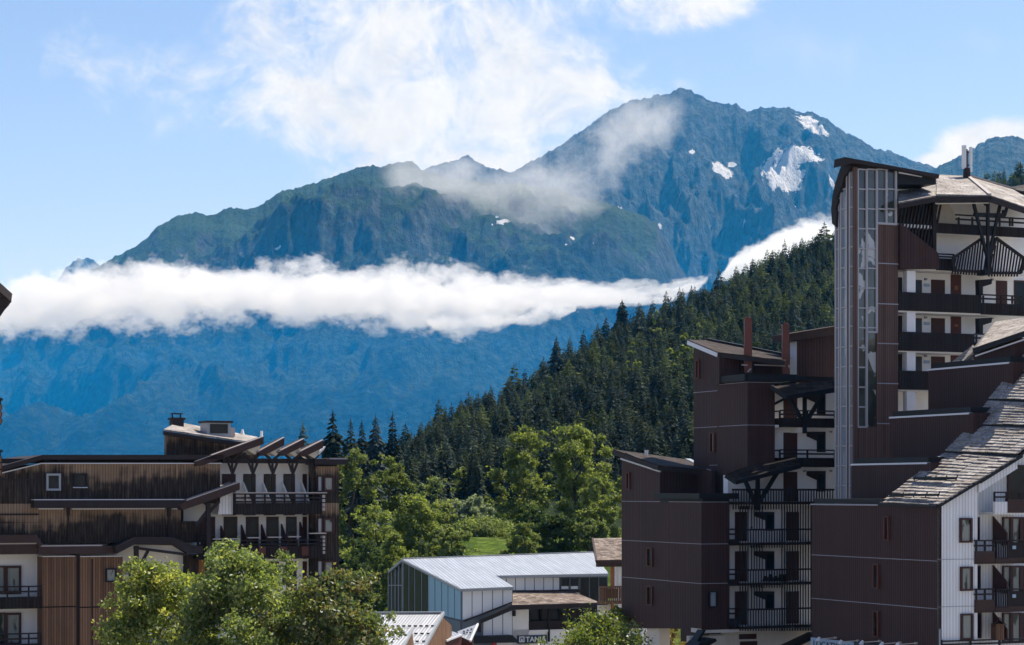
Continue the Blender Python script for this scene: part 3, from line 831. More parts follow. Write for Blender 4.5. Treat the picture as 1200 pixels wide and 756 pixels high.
# lower wedge beam and the porch under it
PO = off(L0, 1.0)
r = part('wedge_roof', 'brown_trim', LB, lambda mb: PO.prism(mb, [(210, 592), (219, 587), (281, 565.5), (281, 574), (240, 589), (214, 598)], -2.6, 0))
part('roof_edge', 'rail_cap', r, lambda mb: PO.prism(mb, [(219, 586), (281, 564.6), (281, 565.4), (219, 586.9)], -2.4, 0.02))
def f(mb):
    PO.box(mb, 243.5, 590, 248.5, 668, -0.5, -0.25)
    PO.bar(mb, 244, 600, 232, 616, -0.4, 0.16); PO.bar(mb, 248, 600, 258, 588, -0.4, 0.16); PO.bar(mb, 246, 592, 240, 588, -0.4, 0.16)
part('post', 'dark_trim', LB, f)
part('porch_side', 'white_boards', LB, lambda mb: off(L0, 0.3).prism(mb, [(260, 583), (274.5, 577), (274.5, 603), (257, 603)], -1.7, -0.3))
# lower balcony row
def f(mb):
    BF.box(mb, 232, 640, 378, 653, -0.14, 0)
    BF.boxuw(mb, BF.u(232), BF.u(378), BF.w(320, 655), BF.w(320, 652), -2.0, -0.01)
b = part('balcony', 'dark_boards', LB, f)
part('railing', 'rail_wood', b, lambda mb: (railing(BF, 232, 378, 633.5, [638], 641, -0.05, mb), railing(BF, 232, 252, 627.5, [634], 641, -0.04, mb, [233, 243, 251])))
part('rail_cap', 'rail_cap', b, lambda mb: [BF.box(mb, a, y, c, y + 1.2, -0.14, 0.08) for a, c, y in ((249, 281, 631), (290, 305, 629.6), (314, 330, 629), (338, 352, 628.4), (362, 382, 624.5))])  # pale strips painted as the lit tops of the rails
part('end_panel', 'rail_cap', b, lambda mb: [BF.box(mb, 378.3, y, 381, y + 3, -0.5, 0.02) for y in (628, 632.5, 637, 641.5, 646)])  # pale colour put in for sun on the end boards
part('flower_box', 'door_red', b, lambda mb: [BF.box(mb, a, 640.5, a + 8, 651, 0.002, 0.08) for a in (270, 303, 328, 353)])
for x0, x1, gl in ((240, 257, None), (267, 283, 'dark_glass'), (293, 308, 'dark_glass'), (317, 331.5, 'dark_glass'), (340, 352.5, 'dark_glass'), (359.5, 364.5, None)):
    door(W, x0 - 5, 605.5, x1 - 5, 655, LB, 'door_brown', 0, gl)
    door(W, x0 - 5, 658, x1 - 5, 705, LB, 'door_brown', 0, gl)
for x, t in ((262, 616), (286, 615), (309.5, 614.5), (333, 614), (354.5, 611.5)):
    part('partition', 'door_brown', LB, lambda mb: partition(mb, x - 4, t, 645))
# boarded corner block with a flat roof and the balcony ends round the corner
CB = off(L0, -0.2)
part('corner_wall', 'weathered_boards', LB, lambda mb: CB.box(mb, 370, 546.5, 397, 760, -7, 0))
def f(mb):
    CB.box(mb, 366, 538.5, 405, 544.5, -7.5, 0.5); CB.box(mb, 370, 544.5, 396, 546, -7, -0.2)
r = part('flat_roof', 'dark_trim', LB, f)
part('flashing', 'rail_cap', r, lambda mb: CB.box(mb, 384, 536.8, 405, 538.5, -7.5, 0.4))
for y in (558, 607, 657):
    window(CB, 371.5, y, 377.5, y + 18, LB, 'door_brown', 'pale_glass', 0.03, 0.9)
    window(CB, 378.5, y, 391, y + 18, LB, 'door_brown', 'curtain_glass', 0.03, 2.2)
for y in (577, 620, 664):
    b = part('side_balcony', 'dark_boards', LB, lambda mb: CB.box(mb, 396.5, y + 9, 404, y + 22, -3.5, -1.6))
    part('railing', 'rail_cap', b, lambda mb: [CB.box(mb, 396.5, y + q, 404, y + q + 1.6, -3.5, -1.55) for q in (0, 4.5)])
# attic storey with shingle roof
AT = off(L0, -2.2)
part('attic_wall', 'weathered_boards', LB, lambda mb: AT.prism(mb, [(195, 509), (196, 507), (300, 521), (300, 545), (195, 545)], -0.5, 0))
p1, p2, p3, p4 = AT.p(192, 503, 0.6), AT.p(299, 518.5, 0.6), AT.p(302, 512, -4.2), AT.p(208, 494.5, -4.2)
r = part('attic_roof', 'grey_shingles', LB, lambda mb: mb.slab([p1, p2, p3, p4], 0.10))
dz = Vector((0, 0, 0.11))
part('fascia', 'dark_trim', r, lambda mb: mb.hexa([p1 - dz, p2 - dz, p2 - dz * 3.4, p1 - dz * 3.0], [q + Vector((-.1, .25, 0)) for q in (p1 - dz, p2 - dz, p2 - dz * 3.4, p1 - dz * 3.0)]))
part('flashing', 'flashing', r, lambda mb: AT.prism(mb, [(196, 508.6), (290, 521.4), (290, 522.6), (196, 509.8)], 0, 0.06))
ch = off(L0, -4.6)
def f(mb):
    ch.box(mb, 202, 489.5, 215.5, 503, -0.7, 0); ch.box(mb, 200.5, 489.5, 217, 492, -0.8, 0.08)
    for x in (203.5, 213): ch.box(mb, x, 485, x + 1.2, 489.5, -0.5, -0.35)
    ch.box(mb, 202.6, 484, 215.2, 485.3, -0.6, -0.2)
part('chimney', 'dark_trim', LB, f)
sk = off(L0, -2.6)
def f(mb): sk.box(mb, 242.5, 495.5, 270.5, 512, -1.5, 0)
d_ = part('roof_light', 'grey_metal', LB, f)
part('pane', 'dark_glass', d_, lambda mb: sk.box(mb, 246, 497, 267, 508, -0.02, 0.02))
part('cap', 'dark_trim', d_, lambda mb: sk.box(mb, 240.5, 493.2, 272.5, 495.5, -1.6, 0.12))
part('vent_box', 'rail_cap', LB, lambda mb: sk.box(mb, 271, 501, 276.5, 512, -0.8, -0.2))
def f(mb):
    mb.tube(sk.p(306.5, 515, -1), sk.p(306.5, 505, -1), 0.08); mb.tube(sk.p(284, 509, -1), sk.p(284, 503, -1), 0.14, 0.05)
part('vent_pipe', 'antenna_white', LB, f)

# ------------------------------------------------------------------ corner of a nearer timber house, cut by the left edge of the picture
N0 = Face(-2, 62, dirv=FRONT)
NB = thing('timber_house', (N0.o.x - 2, N0.o.y, 0), 'corner of a timber house with shingle eave at the left edge of the photo', 'building')
part('wall', 'brown_boards', NB, lambda mb: N0.prism(mb, [(-150, 266), (-14, 349), (-14, 940), (-150, 940)], -5, -0.4))
r = part('roof', 'brown_shingles', NB, lambda mb: mb.slab([N0.p(-150, 250, 0.3), N0.p(-2, 331, 0.3), N0.p(11, 344, -0.3), N0.p(11, 352, -5), N0.p(-150, 262, -5)], 0.16))
def f(mb):
    mb.beam(N0.p(-3, 336, 0.3), N0.p(11.5, 349, -0.3), 0.12, 0.24); mb.beam(N0.p(11, 349, -0.3), N0.p(4, 358, -3), 0.12, 0.22)
    mb.beam(N0.p(-30, 352, 0), N0.p(9, 354, -0.2), 0.16, 0.24); mb.beam(N0.p(-14, 385, -0.2), N0.p(6, 356, -0.2), 0.16)
part('fascia', 'dark_trim', r, f)
for y in (466, 527):
    b = part('balcony', 'brown_boards', NB, lambda mb: [N0.box(mb, -60, y + q, 2.6, y + q + 6, -0.1, 0) for q in (8, 16, 24)])
    part('railing', 'rail_wood', b, lambda mb: (N0.box(mb, -60, y, 3, y + 3, -0.12, 0.03), N0.box(mb, 0, y, 2, y + 32, -0.2, -0.1)))
# ------------------------------------------------------------------ middle house: maroon stepped block with white balcony front
ML = Face(822, 140, dirv=LEFT); MF = Face(822, 140, dirv=FRONT)
MR = thing('apartment_building', (MF.o.x + 5, MF.o.y + 3, 0), 'stepped maroon apartment block with two tall brown flues and slatted white balcony fronts', 'building')
UL = Face(876, MF.dep(876), dirv=LEFT); UF = Face(876, MF.dep(876), dirv=FRONT)
DEEP = 9.0
def lbody(mb, f, x0, x1, yt0, yt1, yb, depth, v=0.0):
    """block behind a left-hand face; the top may slope"""
    f.prism(mb, [(x0, yt0), (x1, yt1), (x1, yb), (x0, yb)], -depth, v)
# lower block: walls A and B on the left-hand side, C turned to the front
def f(mb):
    lbody(mb, ML, 726, 771, 537.5, 552.5, 590, 3.0, -0.15)
    lbody(mb, ML, 726, 784, 588.5, 588.8, 736.5, 2.6, -0.16)
    lbody(mb, ML, 784, 822, 588.5, 588.0, 690, 1.9, 0.0)
    ML.prism(mb, [(784, 690), (822, 690), (820, 738), (803, 752), (796, 752), (796, 737), (784, 737)], -1.9, -0.10)
    MF.box(mb, 822.2, 588, 855, 738, -3, -0.01)
    off(ML, -2.7).box(mb, 768, 552, 834, 596, -0.3, 0)
part('clad_wall', 'maroon_cladding', MR, f)
for yk in (588.4, 637.6, 684):
    zb = ML.w(822, yk)
    part('flashing', 'trim_line', MR, lambda mb: (ML.boxuw(mb, ML.u(726), ML.u(783.95), zb - 0.018, zb + 0.018, -0.17, -0.11), ML.boxuw(mb, ML.u(783.9), ML.u(822), zb - 0.018, zb + 0.018, -0.17, 0.03), MF.boxuw(mb, -0.03, MF.u(853), zb - 0.018, zb + 0.018, 0.0, 0.03)))
part('flashing', 'flashing', MR, lambda mb: ML.prism(mb, [(725.5, 536.8), (771.5, 551.8), (771.5, 553.4), (725.5, 538.4)], -0.2, -0.08))
for x0, y0, x1, y1 in ((732, 553.5, 736.5, 574), (756, 642, 763, 664), (756, 687, 763, 709.5)):
    window(ML, x0, y0, x1, y1, MR, 'door_red', 'dark_glass', -0.15, 1.2)
window(MF, 830, 692.5, 840, 712, MR, 'black_trim', 'pale_glass', 0.02, 1.6)
# coping of the terrace and its roof
def f(mb):
    ML.boxuw(mb, ML.u(770), 0.15, ML.w(800, 584.5), ML.w(800, 578), -2.6, 0.25)
    MF.boxuw(mb, -0.1, MF.u(853), ML.w(800, 584.5), ML.w(800, 578), -2.6, 0.25)
    ML.boxuw(mb, ML.u(772), 0, ML.w(800, 589), ML.w(800, 584.3), -2.0, -0.1)
part('coping', 'black_trim', MR, f)
pa, pb = P(718.5, 526.5, ML.dep(722) + 0.2), P(772, 545, ML.dep(771) - 0.7)
pc, pd = P(833, 551.5, ML.dep(790) + 2.6), P(806, 538.6, ML.dep(735) + 4.4)
r = part('roof', 'dark_shingles', MR, lambda mb: mb.slab([pa, pb, pc, pd], 0.16))
def f(mb):
    up = Vector((0, 0, -0.22))
    mb.beam(pa + up, pb + up, 0.14, 0.26); mb.beam(pb + up, pc + up, 0.14, 0.26)
    mb.beam(P(735, 533, ML.dep(735)), P(770, 548, ML.dep(770)), 0.3, 0.3)
part('fascia', 'dark_trim', r, f)
part('flashing', 'grey_metal', r, lambda mb: mb.beam(pd + Vector((0, 0, 0.03)), pc + Vector((0, 0, 0.03)), 0.35, 0.08))
part('vent_pipe', 'antenna_white', r, lambda mb: mb.tube(P(757.5, 533.5, 149), P(757.5, 527.5, 149), 0.10, 0.14))
# upper block
UA = off(UL, -0.0)
def f(mb):
    lbody(mb, UL, 811, 843.5, 403.5, 417, 600, 0.9, -0.12)
    lbody(mb, UL, 843.5, 876, 448.5, 447.8, 557, 2.0, 0.0); lbody(mb, UL, 843.5, 855, 557.2, 557.2, 600, 0.2, -0.02)
    UF.box(mb, 876.2, 448, 908, 557, -4.0, -0.01)
    off(UF, -3.0).prism(mb, [(843, 415), (925, 424), (925, 450), (843, 450)], -0.8, 0)
part('clad_wall', 'maroon_cladding', MR, f)
for y, x0, x1 in ((447.8, 843.4, 931), (498, 811, 907)):
    zb = UL.w(876, y)
    def f(mb):
        if x0 < 840: UL.boxuw(mb, UL.u(x0), UL.u(843.5), zb - 0.018, zb + 0.018, -0.13, -0.08)
        UL.boxuw(mb, UL.u(843.3), UL.u(876), zb - 0.018, zb + 0.018, -0.13, 0.03)
        UF.boxuw(mb, -0.03, UF.u(x1), zb - 0.018, zb + 0.018, 0.0, 0.03)
    part('flashing', 'trim_line', MR, f)
for y, x0 in ((457.5, 811), (545, 830)):
    zb = UL.w(843, y)
    part('flashing', 'trim_line', MR, lambda mb: UL.boxuw(mb, UL.u(x0), UL.u(843.3), zb - 0.018, zb + 0.018, -0.13, -0.08))
part('flashing', 'flashing', MR, lambda mb: (UL.prism(mb, [(810.5, 403), (844, 416.6), (844, 418), (810.5, 404.4)], -0.2, -0.06), UL.box(mb, 843, 416.5, 844, 440, -0.12, -0.05)))
for x0, y0, x1, y1 in ((814, 421.5, 818.5, 444), (830.5, 507, 836.5, 530.5)):
    window(UL, x0, y0, x1, y1, MR, 'door_red', 'dark_glass', -0.11, 1.2)
def f(mb):
    UL.boxuw(mb, UL.u(839), 0.15, UL.w(876, 446.5), UL.w(876, 438.5), -2.6, 0.3)
    UF.boxuw(mb, -0.1, UF.u(932), UF.w(900, 446.5), UF.w(900, 438.5), -3.2, 0.3)
part('coping', 'black_trim', MR, f)
qa, qb = P(806, 398, UL.dep(809)), P(841, 412.5, UL.dep(842) - 0.8)
qc, qd = P(920, 422.5, UF.dep(900) + 1.0), P(829, 399.0, UL.dep(815) + 5.5)
qe = P(925, 418, UF.dep(900) + 6.0)
r = part('roof', 'dark_shingles', MR, lambda mb: mb.slab([qa, qb, qc, qe, qd], 0.14))
part('fascia', 'flashing', r, lambda mb: mb.beam(qa + Vector((0, 0, -0.2)), qb + Vector((0, 0, -0.2)), 0.10, 0.26))
part('ridge_cap', 'black_trim', r, lambda mb: mb.beam(qd + Vector((0, 0, 0.08)), qe + Vector((0, 0, 0.08)), 0.3, 0.16))
part('eave_board', 'dark_trim', r, lambda mb: mb.beam(qb + Vector((0, 0, -0.2)), qc + Vector((0, 0, -0.2)), 0.10, 0.26))
for x0, y0, x1, y1 in ((872, 373, 881, 437), (916.5, 380, 924.5, 438)):
    def f(mb):
        c0 = P((x0 + x1) / 2, y1, 144); c1 = P((x0 + x1) / 2, y0, 144)
        mb.beam(c0, c1, (x1 - x0) / F * 144, 0.42)
        mb.tube(c1, c1 + Vector((0, 0, 0.12)), 0.12, 0.10)
    part('flue', 'flue_metal', MR, f)
def f(mb):
    mb.beam(P(884, 427.5, 143.7), P(920, 429.0, 143.7), 0.07); mb.beam(P(869, 427.5, 143.7), P(876, 428, 143.7), 0.08)
    mb.beam(P(876, 436, 143.6), P(880, 432, 143.6), 0.10); mb.beam(P(924, 428, 143.7), P(926.5, 432, 143.7), 0.10)
part('flue_stay', 'rail_cap', MR, f)
# dark block between the flues and the glass tower
BK = Face(934, 147, dirv=FRONT)
part('stair_head_wall', 'maroon_cladding', MR, lambda mb: BK.prism(mb, [(934, 399), (990, 391), (990, 450), (934, 450)], -1.2, 0))
r = part('stair_head_roof', 'brown_trim', MR, lambda mb: off(BK, 0.5).prism(mb, [(925, 391), (990, 380.5), (990, 391), (934, 398.5), (925, 399)], -2.2, 0))
part('flashing', 'flashing', MR, lambda mb: BK.box(mb, 933, 400, 934.2, 440, -0.8, -0.02))
# recessed white front and its balconies, upper part
V1 = off(MF, -1.1); VF = off(MF, 0.05)
def f(mb):
    V1.box(mb, 853, 596, 990, 740, -0.6, 0); V1.box(mb, 903, 452, 990, 597, -0.6, -0.005); V1.box(mb, 853, 557, 904, 597, -0.6, -0.003)
    for y in (500.5, 547, 590): VF.boxuw(mb, VF.u(908), VF.u(985), VF.w(945, y + 1.0), VF.w(945, y - 2.2), -1.15, -0.2)
    for y in (636.5, 684, 735): VF.boxuw(mb, VF.u(855), VF.u(960), VF.w(905, y + 1.2), VF.w(905, y - 2.2), -1.15, -0.12)
    VF.box(mb, 937.5, 500, 943, 507, -1.5, -0.3)
part('white_wall', 'white_render', MR, f)
r = part('canopy_roof', 'dark_shingles', MR, lambda mb: (mb.slab([VF.p(903, 452, 0.7), VF.p(921, 464.5, 1.3), VF.p(990, 452, 0.9), VF.p(990, 444, 0.1), VF.p(932, 446, 0.1), VF.p(907, 450.5, 0.1)], 0.14)))
part('eave_board', 'black_trim', r, lambda mb: (mb.beam(VF.p(903, 453.5, 0.7), VF.p(921, 466, 1.3), 0.12, 0.28), mb.beam(VF.p(921, 466, 1.3), VF.p(990, 455.5, 0.9), 0.12, 0.30), VF.box(mb, 932, 440, 990, 449, -3.5, -1.4)))
r = part('canopy_roof', 'dark_shingles', MR, lambda mb: mb.slab([VF.p(850, 556, 0.9), VF.p(862, 564, 1.3), VF.p(938, 545, 1.0), VF.p(932, 535.5, 0.12), VF.p(872, 547.5, 0.12)], 0.14))
part('eave_board', 'black_trim', r, lambda mb: (mb.beam(VF.p(850, 557.5, 0.9), VF.p(862, 565.5, 1.3), 0.12, 0.26), mb.beam(VF.p(862, 565.5, 1.3), VF.p(938, 546.5, 1.0), 0.12, 0.26)))
def shaped_window(f, x0, y0, x1, y1, parent):
    """tall sash with a sloping dark board running off to its left"""
    w = x1 - x0; h = y1 - y0
    mb = MB(); f.prism(mb, [(x0, y0), (x1 - 0.45 * w, y0), (x1 - 0.45 * w, y0 + 0.45 * h), (x0, y0 + 0.22 * h)], -0.02, 0.14)
    f.prism(mb, [(x1 - 0.45 * w, y0), (x1, y0), (x1, y1), (x1 - 0.45 * w, y1)], -0.02, 0.06)
    o = mb.build('window', M['dark_trim'], parent)
    p = MB(); f.box(p, x1 - 0.38 * w, y0 + 0.16 * h, x1 - 0.08 * w, y1 - 0.08 * h, 0.02, 0.075); p.build('pane', M['dark_glass'], o)
V1b = off(MF, -1.1)
for k, (yt, yr, yb) in enumerate(((463, 481.5, 500), (507, 527.5, 546), (553, 574, 590))):
    door(V1b, 918, yt, 934, yb, MR, 'door_brown', 0.0)
    shaped_window(V1b, 945, yt - 1, 967, yt + 23, MR)
for k, (yr, yp, yb) in enumerate(((481.5, 490, 501), (527.5, 536.5, 547.5))):
    b = part('balcony', 'dark_boards', MR, lambda mb: (VF.box(mb, 914.5, yp, 979, yb, -0.12, 0.0), VF.box(mb, 914.5, yp, 916, yb, -1.4, -0.12)))
    part('railing', 'rail_wood', b, lambda mb: (railing(VF, 914.5, 979, yr, [yr + 4.5], yp, -0.02, mb), VF.boxuw(mb, VF.u(914.5), VF.u(916), VF.w(915, yr + 1), VF.w(915, yr - 0.6), -1.4, -0.1)))
def f(mb):
    VF.bar(mb, 924, 464, 941.5, 497, 0.05, 0.22); VF.bar(mb, 963, 463, 943, 497, 0.05, 0.22); VF.box(mb, 940.8, 460, 944, 508, -0.05, 0.18)
part('brace', 'black_trim', MR, f)
part('brace', 'black_trim', MR, lambda mb: VF.bar(mb, 907, 475, 924, 466, -0.3, 0.14))
def f(mb):
    VF.bar(mb, 873, 564, 886, 593, 0.05, 0.22); VF.bar(mb, 912, 551, 889, 589, 0.05, 0.22); VF.box(mb, 885.5, 560, 889, 598, -0.05, 0.18)
part('brace', 'black_trim', MR, f)
# picket floors
b = part('balcony', 'dark_boards', MR, lambda mb: VF.box(mb, 858, 588, 979, 591, -1.5, -0.02))
part('pickets', 'rail_wood', b, lambda mb: (pickets(VF, 859, 979, 574, 597, 0.03, mb, 3.15, 0.48), VF.box(mb, 858, 572.8, 979, 575, -0.05, 0.08), VF.box(mb, 858, 588, 979, 590, 0.0, 0.07)))
for yt, yr, yb in ((600, 620.5, 637), (646, 667.5, 684), (693, 713.5, 734.5)):
    door(V1, 861, yt, 875, yb, MR, 'door_brown', 0.01)
    door(V1, 921, yt, 936, yb, MR, 'door_brown', 0.01)
    shaped_window(V1, 884, yt, 907, yt + 22, MR)
    b = part('balcony', 'dark_boards', MR, lambda mb: (VF.box(mb, 855, yb - 1.2, 955, yb + 1.8, -1.5, -0.02), VF.box(mb, 853, yr + 11.5, 866, yb, -0.1, 0.0)))
    part('railing', 'rail_wood', b, lambda mb: railing(VF, 853, 866, yr, [yr + 5.5], yr + 12, 0.0, mb, [854, 865]))
    def f(mb):
        pickets(VF, 867, 918, yr, yb + 5, 0.03, mb, 3.1, 0.48)
        pickets(VF, 867, 878, yt - 7, yr, 0.03, mb, 3.1, 0.48); pickets(VF, 880.5, 894, yt - 7, yr, 0.03, mb, 3.1, 0.42)
        pickets(VF, 916, 957, yt - 7, yb + 5, 0.03, mb, 3.1, 0.48)
        VF.box(mb, 866, yr - 0.9, 957, yr + 1.0, -0.05, 0.08); VF.box(mb, 866, yb - 0.6, 957, yb + 1.0, 0.0, 0.07)
    part('pickets', 'rail_wood', b, f)
part('wall_lamp', 'grey_metal', MR, lambda mb: [V1.box(mb, x, y, x + 2.2, y + 2.2, 0, 0.12) for x, y in ((941, 551), (972, 551), (972, 505), (856, 619), (879, 617))])
part('flower_box', 'dark_trim', MR, lambda mb: [mb.tube(VF.p(x, 682, -0.4), VF.p(x, 676 - (x % 4), -0.4), 0.22, 0.12) for x in (897, 903, 909, 915, 919)])
# ground storey of pale render, pillar and the stair roof at its foot
def f(mb):
    GR = off(MF, -1.0)
    GR.box(mb, 832, 736, 990, 900, -0.6, 0); off(MF, -0.6).box(mb, 808, 745, 850, 900, -0.4, 0)
    MF.boxuw(mb, MF.u(822), MF.u(990), MF.w(880, 740.5), MF.w(880, 735.5), -1.4, -0.02)
part('ground_wall', 'cream_render', MR, f)
def f(mb):
    ML.box(mb, 752, 736, 764, 900, -1.2, -0.4); ML.prism(mb, [(764, 736.5), (766, 736.5), (769, 900), (764, 900)], -1.2, -0.4)
part('pillar', 'cream_render', MR, f)
def f(mb):
    MF.prism(mb, [(806, 756), (811, 751), (828, 747), (829.5, 750), (812, 760)], -0.4, 1.2); MF.prism(mb, [(820, 738), (823, 738), (812, 757), (808, 757)], -0.3, 0.5)
part('stair_roof', 'black_trim', MR, f)
def f(mb):
    MF.prism(mb, [(918, 757), (952, 741), (952, 745), (926, 757)], -0.5, 0.9)
part('stair_roof', 'black_trim', MR, f)
part('wall_board', 'door_brown', MR, lambda mb: (off(MF, -1).box(mb, 866, 743, 886, 749, 0, 0.06), off(MF, -1).box(mb, 867, 751.5, 887, 760, 0, 0.05)))

# ------------------------------------------------------------------ tower house with the glass stair tower
TL = Face(1001, 138, dirv=LEFT); TF = Face(1001, 138, dirv=FRONT)
TW = thing('apartment_tower', (TF.o.x + 6, TF.o.y + 4, 0), 'tall apartment house with a narrow glass stair tower and fan-shaped balcony lattices', 'building')
def f(mb):
    TF.box(mb, 1027.5, 263, 1052.5, 900, -2.3, 0.0); TF.box(mb, 1004, 500, 1027.5, 900, -2.2, -0.005)
    TF.box(mb, 1000.2, 196, 1004.4, 640, -0.12, 0.06)
part('board_wall', 'tower_boards', TW, f)
for y in (309, 356.3, 402.7, 449.5, 496.5): part('flashing', 'trim_line', TW, lambda mb: TF.box(mb, 1028, y - 0.6, 1052.6, y + 0.6, 0, 0.04))
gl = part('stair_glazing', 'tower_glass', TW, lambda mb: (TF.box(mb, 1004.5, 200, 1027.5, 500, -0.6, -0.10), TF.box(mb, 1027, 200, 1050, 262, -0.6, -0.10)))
def f(mb):
    for x, yb in ((1005.2, 501), (1015.8, 501), (1027.6, 390), (1038.8, 262.5), (1050, 262.5)): TF.box(mb, x - 1.0, 198, x + 1.0, yb, -0.15, 0.03)
    for k in range(14):
        y = 198.5 + 23.2 * k
        for a, b, lim in ((1006, 1015, 502), (1016.8, 1026.8, 392), (1028.6, 1038, 264), (1039.6, 1049.2, 264)):
            if y < lim: TF.box(mb, a, y - 0.8, b, y + 0.8, -0.14, 0.0)
    TF.box(mb, 1004.6, 499.5, 1016.4, 501.5, -0.14, 0.02); TF.box(mb, 1016.4, 388, 1028.4, 390.5, -0.14, 0.03); TF.box(mb, 1027, 261, 1051, 263.5, -0.14, 0.04)
    for x, yb in ((1010.5, 500), (1022, 389)): pass
part('mullions', 'mullion', gl, f)
gl = part('side_glazing', 'pale_glass', TW, lambda mb: TL.prism(mb, [(979, 243), (985, 222), (993, 203), (999, 197), (999, 760), (979, 760)], -2.0, -0.08))
def f(mb):
    for x, yt in ((979.6, 244), (983.6, 229), (985.8, 222), (992.8, 205), (996.2, 199)):
        TL.box(mb, x - 0.6, yt, x + 0.6, 760, -0.1, 0.06)
    for k in range(17):
        y = 221 + 23.2 * k
        TL.box(mb, 984 if y < 245 else 979.4, y - 0.8, 999.5, y + 0.8, -0.1, 0.02)
part('mullions', 'mullion', gl, f)
part('boarded_strip', 'tower_boards', TW, lambda mb: TL.box(mb, 993.4, 203, 995.6, 760, -0.1, 0.03))
# curved roof edge running down the left side, and the flat lid
def f(mb):
    O = off(TF, 0.45)
    O.prism(mb, [(990, 184), (1101, 204.5), (1100, 209), (1050, 198.5), (1001, 191), (989, 194)], -1.2, 0)
r = part('tower_roof', 'dark_trim', TW, f)
def f(mb):
    pts = [(989, 190), (984.5, 202), (980, 216), (977, 230), (975.5, 244), (976.5, 262)]
    T2 = off(TL, 0.12)
    for (a, b), (c, d) in zip(pts[:-1], pts[1:]):
        T2.prism(mb, [(a, b), (a + 10.5 - (c < 982) * 4, b + 4), (c + 7.5 - (c < 979) * 3.2, d + 4), (c, d)], -2.0, 0.1)
    T2.box(mb, 974.6, 262, 977, 294, -1.2, -0.3)
part('roof_edge', 'dark_trim', r, f)
part('flashing', 'flashing', r, lambda mb: TF.prism(mb, [(1053, 201.5), (1080, 206.3), (1080, 207.8), (1053, 203.2)], 0.0, 0.05))
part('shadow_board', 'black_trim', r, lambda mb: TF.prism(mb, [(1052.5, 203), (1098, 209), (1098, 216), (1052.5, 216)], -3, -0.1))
# rear wall of the galleries
G1 = off(TF, -1.7); GF = off(TF, 0.0)
def f(mb):
    G1.box(mb, 1044, 226, 1206, 640, -5, 0)
    for x in (1064.5,): [GF.box(mb, x, a, x + 10, b, -0.6, -0.15) for a, b in ((317, 345), (363, 391), (409, 436), (455, 482))]
    for y in (266, 315, 365, 411.5, 457): GF.boxuw(mb, GF.u(1052.6), GF.u(1206), GF.w(1100, y + 2.2), GF.w(1100, y - 1.6), -1.75, -0.13)
part('white_wall', 'white_render', TW, f)
# lattice screen and boarded wedge beside the glazing
def f(mb):
    GF.prism(mb, [(1052.6, 263), (1054, 263), (1096, 296), (1098, 301), (1098, 315.5), (1052.6, 315.5)], -0.5, 0.25)
wd = part('boarded_wedge', 'maroon_cladding', TW, f)
part('screen', 'dark_boards', TW, lambda mb: off(GF, -0.6).box(mb, 1052.6, 234, 1096, 300, -0.1, 0))
def f(mb):
    for i in range(13):
        x = 1051 + i * 4.0
        xb = x + 13 if x < 1084 else 1097; yb = 290
        GF.bar(mb, x + 4.5, 240, x - 6, 298, -0.12, 0.12, 0.10)
    GF.bar(mb, 1053, 242, 1097, 232, -0.05, 0.2, 0.2); GF.box(mb, 1093, 232, 1097, 303, -0.25, 0.05)
part('slats', 'rail_wood', TW, f)
# hipped shingle roof
ra = GF.p(1053, 237, 0.9); rb = GF.p(1097, 229, 1.0); rb2 = GF.p(1097, 228, 1.0)
rt = GF.p(1098, 204.5, -4.6); rl = GF.p(1053, 212, -4.0)
rk = GF.p(1133, 206, -4.6); rc = GF.p(1160, 228.5, 1.9); rd = GF.p(1215, 247, 1.0); re_ = GF.p(1215, 230, -4.6)
r = part('hip_roof', 'grey_shingles', TW, lambda mb: (mb.slab([ra, rb, rt, rl], 0.12), mb.slab([rb2 + Vector((0.02, 0, 0.03)), rc, rk, rt], 0.12), mb.slab([rc + Vector((0.02, 0, 0)), rd, re_, rk], 0.12)))
def f(mb):
    z = Vector((0, 0, -0.26))
    mb.beam(rb + z, rc + z, 0.14, 0.34); mb.beam(rc + z, rd + z, 0.14, 0.34); mb.beam(ra + z, rb + z, 0.14, 0.3)
part('fascia', 'dark_trim', r, f)
part('soffit', 'white_render', r, lambda mb: (mb.slab([rb + Vector((0, .3, -.45)), rc + Vector((0, .3, -.45)), G1.p(1160, 236, 0), G1.p(1098, 233, 0)], 0.05)))
part('ridge_cap', 'rail_cap', r, lambda mb: (mb.beam(rk + Vector((0, 0, .06)), rc + Vector((0, 0, .06)), 0.22, 0.08), mb.beam(rk + Vector((0, 0, .06)), re_ + Vector((0, 0, .06)), 0.22, 0.08)))
part('rear_roof', 'dark_trim', TW, lambda mb: mb.slab([P(1180, 220, 149), P(1230, 211, 149), P(1230, 222, 147), P(1198, 224, 147)], 0.5))
